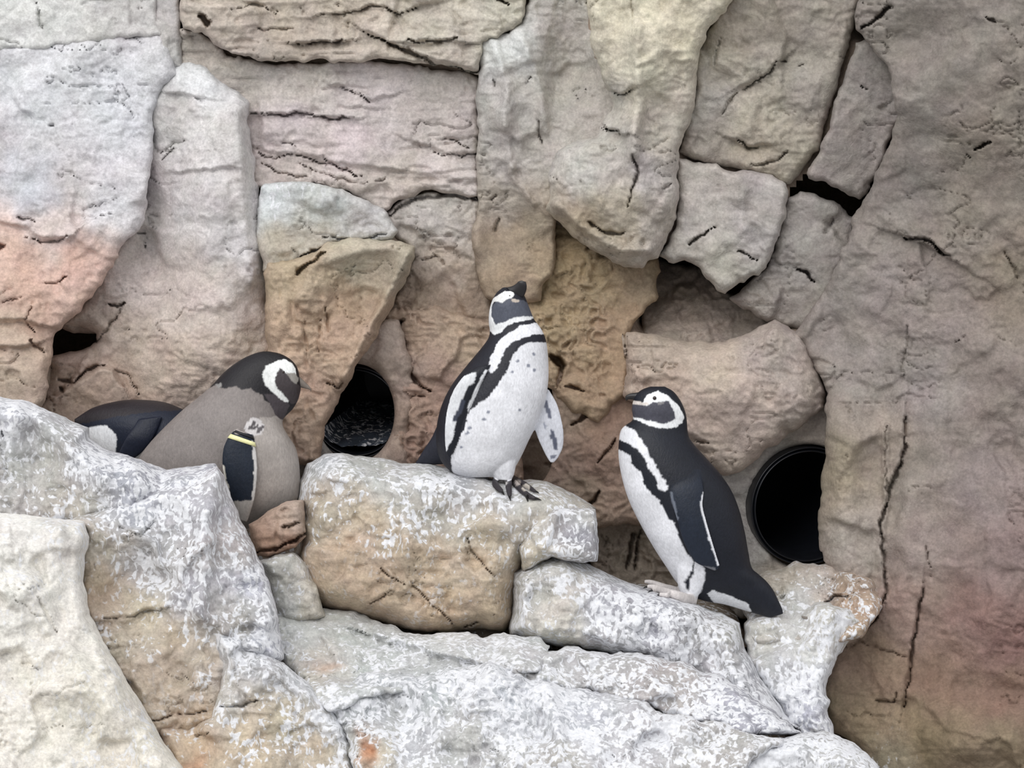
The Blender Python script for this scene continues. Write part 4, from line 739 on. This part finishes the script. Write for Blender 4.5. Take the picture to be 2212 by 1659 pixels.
# --- penguin with raised head and spotted white belly on the flat-topped boulder
def penguin_front():
    y = 0.03
    root = penguin_root(1050, 1040, y, 'white-bellied penguin with dark spots and raised beak, standing on the flat-topped boulder')
    st = [(1086, 621, 1112, 620, 8), (1074, 631, 1126, 628, 22), (1065, 645, 1134, 641, 30), (1059, 662, 1141, 658, 35), (1056, 682, 1148, 676, 37), (1056, 700, 1154, 690, 39), (1058, 716, 1163, 702, 43), (1054, 732, 1172, 716, 50), (1038, 754, 1180, 738, 58), (1008, 790, 1184, 772, 69),
          (977, 830, 1185, 812, 79), (957, 868, 1181, 850, 86), (946, 905, 1172, 884, 90), (942, 940, 1159, 918, 90), (944, 970, 1142, 952, 84), (954, 998, 1126, 986, 74), (976, 1020, 1110, 1012, 56), (1002, 1032, 1086, 1030, 28)]
    polys = [
        ([(1012, 890), (1030, 874), (1054, 858), (1074, 832), (1094, 802), (1108, 768), (1124, 750), (1142, 738), (1182, 740), (1240, 740), (1240, 1060), (990, 1060), (975, 1010), (975, 985), (986, 966), (1000, 928)], WHT),
        ([(1154, 697), (1172, 700), (1200, 722), (1150, 723), (1136, 728), (1104, 742), (1090, 756), (1080, 782), (1072, 796), (1062, 806), (1053, 800), (1058, 776), (1070, 752), (1074, 738), (1086, 728), (1104, 716), (1124, 703)], WHT),
        ([(1040, 690), (1054, 712), (1068, 722), (1082, 716), (1096, 702), (1120, 695), (1152, 689), (1152, 683), (1112, 684), (1086, 692), (1070, 700), (1062, 686), (1062, 664), (1070, 648), (1064, 640), (1050, 660)], (236, 238, 240)),
        ([(1062, 664), (1074, 649), (1090, 648), (1098, 644), (1122, 646), (1150, 660), (1160, 682), (1112, 686), (1088, 695), (1070, 700), (1061, 686)], (82, 86, 98)),
        ([(1064, 652), (1072, 640), (1088, 630), (1110, 629), (1112, 636), (1106, 644), (1096, 646), (1086, 654), (1076, 650)], (238, 238, 236)),
        ([(1104, 646), (1112, 645), (1124, 648), (1120, 652), (1106, 651)], (196, 184, 172))]
    for (sx_, sy_) in ((1152, 765), (1118, 780), (1107, 803), (1143, 790), (1153, 800), (1123, 886), (1054, 890), (1045, 905), (1014, 925), (1009, 936), (997, 966)):
        polys.append((disc(sx_, sy_, 4.0), (138, 142, 156)))
    lf = loft(st, y, 320, 200)
    # far side mirrors the near side about the plane through breast and back
    v, q, t, ang = lf
    seg = 200; n = 320; a = np.linspace(0, 2 * np.pi, seg, endpoint=False); ab = math.radians(48)
    pxv, pyv = proj(v)
    am = (2 * ab - a) % (2 * np.pi); far = np.sin(a) < 0; vis = np.sin(am) >= 0
    mi = np.round(am / (2 * np.pi) * seg).astype(int) % seg
    px2 = pxv.copy(); py2 = pyv.copy(); g = np.arange(n * seg).reshape(n, seg)
    backmask = np.zeros(len(v), bool)
    for k in range(seg):
        if far[k]:
            if vis[k]: px2[g[:, k]] = pxv[g[:, mi[k]]]; py2[g[:, k]] = pyv[g[:, mi[k]]]
            else: backmask[g[:, k]] = True
    rgb = paint(px2, py2, (33, 34, 43), polys, seed=6)
    rgb[backmask] = lin((33, 34, 43))
    parts = [(lf, rgb)]
    near = [(1030, 792, 1060, 788, 7, -0.082), (1002, 812, 1050, 808, 8, -0.090), (978, 846, 1032, 842, 8, -0.092), (966, 884, 1018, 882, 7, -0.090), (961, 922, 1002, 922, 6, -0.088), (961, 954, 986, 958, 5, -0.084), (964, 978, 976, 982, 3, -0.080), (968, 988, 972, 990, 1.5, -0.08)]
    parts.append(coloured(loft(near, y, 110, 48), (28, 30, 38), [
        ([(1018, 806), (1028, 806), (1028, 816), (1024, 826), (1012, 834), (1006, 848), (1000, 860), (996, 884), (988, 906), (982, 930), (978, 950), (970, 960), (964, 976), (956, 960), (958, 920), (966, 880), (980, 840), (1000, 812)], (226, 228, 232)),
        ([(1048, 798), (1056, 800), (1048, 820), (1034, 846), (1020, 876), (1008, 900), (1014, 870), (1026, 840)], (232, 234, 238)),
        ([(996, 862), (1006, 866), (998, 890), (984, 912), (976, 910), (984, 892), (990, 880)], (62, 66, 80))], 7, jit=1.6))
    farf = [(1162, 838, 1186, 842, 8, 0.02), (1156, 878, 1203, 872, 8, 0.01), (1152, 912, 1213, 906, 7, 0.0), (1160, 942, 1218, 938, 6, -0.005), (1172, 970, 1216, 966, 5, -0.005), (1183, 991, 1206, 988, 4, -0.005), (1189, 999, 1197, 999, 2, -0.005)]
    parts.append(coloured(loft(farf, y, 100, 48), (208, 210, 218), [
        ([(1174, 862), (1180, 864), (1188, 884), (1192, 906), (1186, 904), (1178, 886)], (96, 100, 116)), ([(1190, 926), (1198, 934), (1204, 960), (1206, 972), (1198, 972), (1192, 952), (1188, 938)], (92, 96, 112)),
        ([(1176, 912), (1182, 920), (1178, 928), (1172, 920)], (150, 154, 168)), ([(1188, 984), (1204, 982), (1200, 990), (1190, 992)], (120, 124, 138))], 8, jit=1.6))
    parts.append(coloured(loft([(944, 920, 1000, 960, 30, 0.05), (932, 946, 990, 992, 26, 0.06), (916, 970, 962, 1002, 18, 0.07), (904, 990, 934, 1004, 10, 0.08), (897, 1000, 910, 1006, 4, 0.085)], y, 60, 40), (42, 44, 54), [], 9))
    parts.append(coloured(loft([(1046, 985, 1118, 985, 34, -0.02), (1054, 1008, 1114, 1008, 28, -0.03), (1064, 1024, 1110, 1026, 20, -0.035), (1072, 1036, 1104, 1038, 13, -0.04)], y, 40, 40), WHT, [], 10))
    parts.append(coloured(loft([(972, 985, 1040, 990, 34, 0.0), (982, 1010, 1034, 1012, 26, -0.01), (990, 1026, 1026, 1028, 18, -0.01)], y, 30, 36), WHT, [], 10))
    def on(px, py, h): return depth_at(CENTRE, px, py) - h - y
    foot = [[(1086, 1026, 11), (1074, 1034, 9), (1070, 1046, 7.5), (1084, 1062, 5.5)],
            [(1090, 1028, 11), (1098, 1040, 9), (1099, 1054, 7), (1101, 1072, 5)],
            [(1092, 1028, 10), (1114, 1046, 8), (1130, 1062, 7), (1144, 1072, 6), (1156, 1077, 4.5)],
            [(1096, 1028, 9), (1122, 1040, 7), (1142, 1052, 6), (1156, 1062, 4.5)]]
    foot = [[(a_, b_, r_, min(on(a_, b_, r_ * 0.7 * S), on(a_, b_ + 6, r_ * 0.7 * S))) for (a_, b_, r_) in f] for f in foot]
    dark = (52, 48, 52)
    for i, f in enumerate(foot):
        parts.append(coloured(loft(tube_st(f), y, 36, 18), dark, [(disc(1086, 1042, 9), (210, 206, 204)), (disc(1118, 1043, 8), (176, 166, 160)), (disc(1136, 1054, 8), (190, 182, 172))], 11, jit=3))
    body_mesh(parts, root)
    up = loft([(1094, 621, 1120, 646, 12, -0.012), (1106, 618, 1130, 642, 10, -0.018), (1115, 613, 1136, 630, 7.5, -0.024), (1120, 608, 1138, 619, 5, -0.028), (1127, 606, 1136, 609, 2, -0.03)], y, 40, 28)
    lo = loft([(1104, 640, 1124, 652, 10, -0.012), (1118, 637, 1136, 646, 7, -0.018), (1130, 634, 1140, 639, 3, -0.022)], y, 24, 20)
    b = simple_mesh('beak', [up], HORN, root); simple_mesh('lower_mandible', [lo], HORN, b)
    ball('eye', 1101, 640, y - 0.030, 3.6, EYE, root)
    claws(root, [(x0, y0, x1, y1, r_, on((x0 + x1) / 2, (y0 + y1) / 2 + 4, 0.004)) for (x0, y0, x1, y1, r_) in
                 ((1082, 1060, 1090, 1070, 3.4), (1100, 1070, 1103, 1082, 3.4), (1136, 1068, 1141, 1086, 3.6), (1154, 1076, 1170, 1081, 3.6), (1155, 1061, 1165, 1066, 3.0))], y)
penguin_front()

# --- grey moulting penguin with a banded flipper
def penguin_grey():
    y = 0.085
    root = penguin_root(520, 1120, y, 'grey-backed penguin with black head and yellow band on its flipper, behind the tall streaked boulder')
    st = [(646, 806, 650, 838, 8), (640, 790, 648, 850, 18), (626, 775, 643, 866, 28), (602, 763, 632, 884, 35), (570, 759, 618, 898, 39), (538, 768, 611, 908, 43), (508, 785, 612, 922, 50), (482, 806, 622, 940, 60), (456, 834, 638, 966, 72),
          (426, 860, 646, 1000, 84), (394, 886, 648, 1044, 90), (358, 920, 642, 1082, 92), (324, 956, 618, 1110, 90), (298, 992, 580, 1126, 82), (282, 1034, 520, 1144, 66), (292, 1070, 440, 1130, 34)]
    G = (132, 125, 122)
    polys = [
        ([(560, 900), (610, 900), (680, 930), (690, 1200), (470, 1200), (480, 1080), (520, 1000), (548, 940)], (168, 161, 156)),
        ([(430, 842), (462, 834), (486, 838), (508, 836), (524, 842), (540, 838), (552, 848), (566, 852), (570, 866), (584, 872), (592, 890), (604, 904), (640, 910), (690, 860), (660, 740), (500, 740), (440, 810)], (30, 28, 32)),
        ([(570, 852), (592, 850), (612, 862), (626, 876), (618, 892), (612, 908), (598, 900), (590, 886), (578, 866)], (74, 68, 72)),
        ([(464, 832), (476, 826), (480, 834), (470, 838)], (140, 138, 136)),
        ([(566, 806), (574, 792), (590, 784), (602, 777), (618, 776), (630, 782), (638, 796), (640, 812), (618, 808), (612, 800), (606, 796), (598, 806), (594, 824), (600, 838), (612, 852), (624, 866), (622, 871), (606, 862), (588, 846), (572, 830), (568, 818)], (238, 240, 238)),
        ([(598, 806), (604, 796), (610, 798), (616, 808), (628, 816), (640, 826), (660, 850), (645, 870), (628, 872), (616, 856), (600, 838), (594, 824)], (66, 60, 62)),
        ([(618, 806), (636, 806), (646, 816), (642, 828), (628, 822)], (150, 146, 140)),
        ([(530, 916), (544, 902), (562, 906), (570, 918), (566, 938), (548, 944), (530, 932)], (206, 202, 202)),
        ([(545, 909), (551, 911), (546, 921), (554, 920), (552, 928), (538, 928), (536, 922), (542, 919)], (84, 80, 82)), ([(554, 916), (558, 918), (559, 926), (565, 918), (570, 920), (560, 936), (554, 938), (557, 930)], (92, 88, 90))]
    parts = [coloured(loft(st, y, 320, 200), G, polys, 12)]
    fl = [(512, 928, 546, 940, 10, -0.098), (498, 940, 550, 958, 11, -0.106), (484, 964, 554, 982, 10, -0.112), (480, 1000, 556, 1012, 9, -0.118), (486, 1040, 554, 1046, 8, -0.120), (498, 1076, 549, 1080, 7, -0.118), (510, 1102, 541, 1108, 5, -0.112), (520, 1124, 534, 1128, 3, -0.106)]
    parts.append(coloured(loft(fl, y, 120, 56), (27, 35, 48), [
        ([(544, 950), (560, 960), (562, 1060), (546, 1110), (538, 1120), (546, 1060), (549, 1010), (546, 980)], (206, 204, 202)),
        ([(474, 1000), (484, 1004), (490, 1040), (498, 1066), (494, 1070), (478, 1040)], (222, 218, 208)),
        ([(490, 1084), (560, 1080), (560, 1140), (500, 1140)], (176, 172, 168)), ([(500, 915), (560, 915), (550, 934), (508, 938)], (176, 168, 164))], 13, jit=2.0))
    body_mesh(parts, root)
    def band(name, t0, t1, grow, mat):
        C = catmull([tuple(r) for r in fl], 200); rows = C[int(t0 * 199):int(t1 * 199) + 1]
        a = np.linspace(0, 2 * np.pi, 56, endpoint=False); rings = []
        for gset in (grow, grow):
            pass
        V = []; 
        outer = []
        prof = [(0, 0.6), (0, grow), (1, grow), (1, 0.6)]
        for (f, gr) in prof:
            r = rows[0] * (1 - f) + rows[-1] * f
            L = unproj(r[0], r[1], y + r[5]); R = unproj(r[2], r[3], y + r[5]); c = (L + R) / 2; U = (R - L) / 2
            v = CAM - c; v /= np.linalg.norm(v)
            V.append(c + U * (1 + (gr - 0.6) * 0.12) * np.cos(a)[:, None] + v * (r[4] + (gr - 0.6) * 5) * S * np.sin(a)[:, None])
        V = np.concatenate(V); idx = np.arange(4 * 56).reshape(4, 56); nx = np.roll(idx, -1, 1); k = [0, 1, 2, 3, 0]
        q = np.concatenate([np.stack([idx[k[i]], nx[k[i]], nx[k[i + 1]], idx[k[i + 1]]], -1) for i in range(4)])
        link(name, mesh_np(name, V - np.array(root.location), q), mat, root)
    band('flipper_band', 0.075, 0.125, 1.2, BANDY); band('flipper_band', 0.015, 0.045, 1.1, BANDK)
    up = loft([(640, 808, 644, 836, 11), (650, 816, 654, 838, 8), (660, 826, 662, 840, 5), (668, 834, 669, 842, 3), (672, 841, 672, 846, 1.2)], y, 30, 24)
    lo = loft([(640, 832, 642, 844, 9), (652, 834, 653, 843, 6), (662, 838, 663, 843, 3)], y, 24, 20)
    b = simple_mesh('beak', [up], HORNG, root); simple_mesh('lower_mandible', [lo], HORNG, b)
    ball('eye', 612, 804, y - 0.036, 4.0, EYE, root)
penguin_grey()

# --- penguin lying behind the grey one
def penguin_lying():
    y = 0.275
    root = penguin_root(290, 1000, y, 'dark-backed penguin lying low behind the grey penguin, white patch on its flank')
    st = [(160, 906, 162, 914, 3), (178, 894, 178, 930, 14), (200, 881, 198, 958, 34), (232, 871, 230, 990, 58), (272, 864, 270, 1012, 76), (318, 864, 316, 1020, 84), (360, 870, 360, 1018, 84), (400, 886, 402, 1008, 74), (436, 900, 440, 1000, 56), (462, 900, 470, 980, 42), (486, 908, 494, 966, 32), (506, 922, 510, 954, 14)]
    polys = [([(182, 928), (196, 922), (214, 920), (232, 920), (244, 930), (252, 948), (250, 976), (244, 990), (180, 990)], (240, 242, 246)),
             ([(268, 990), (290, 972), (310, 964), (340, 980), (340, 1030), (260, 1030)], (232, 234, 238)), ([(150, 850), (420, 850), (420, 884), (330, 890), (250, 900), (150, 920)], (44, 40, 44))]
    parts = [coloured(loft(st, y, 240, 170), (28, 34, 50), polys, 14)]
    parts.append(coloured(loft([(300, 906, 352, 900, 7, -0.092), (276, 940, 330, 948, 7, -0.106), (262, 966, 306, 978, 6, -0.104), (254, 984, 282, 996, 4, -0.10)], y, 60, 40), (28, 33, 48), [], 15))
    body_mesh(parts, root)
    up = loft([(504, 926, 506, 950, 9), (520, 932, 520, 950, 6), (534, 940, 534, 949, 3), (540, 946, 540, 951, 1.2)], y, 24, 20)
    simple_mesh('beak', [up], HORN, root); ball('eye', 494, 928, y - 0.034, 4.0, EYE, root)
penguin_lying()
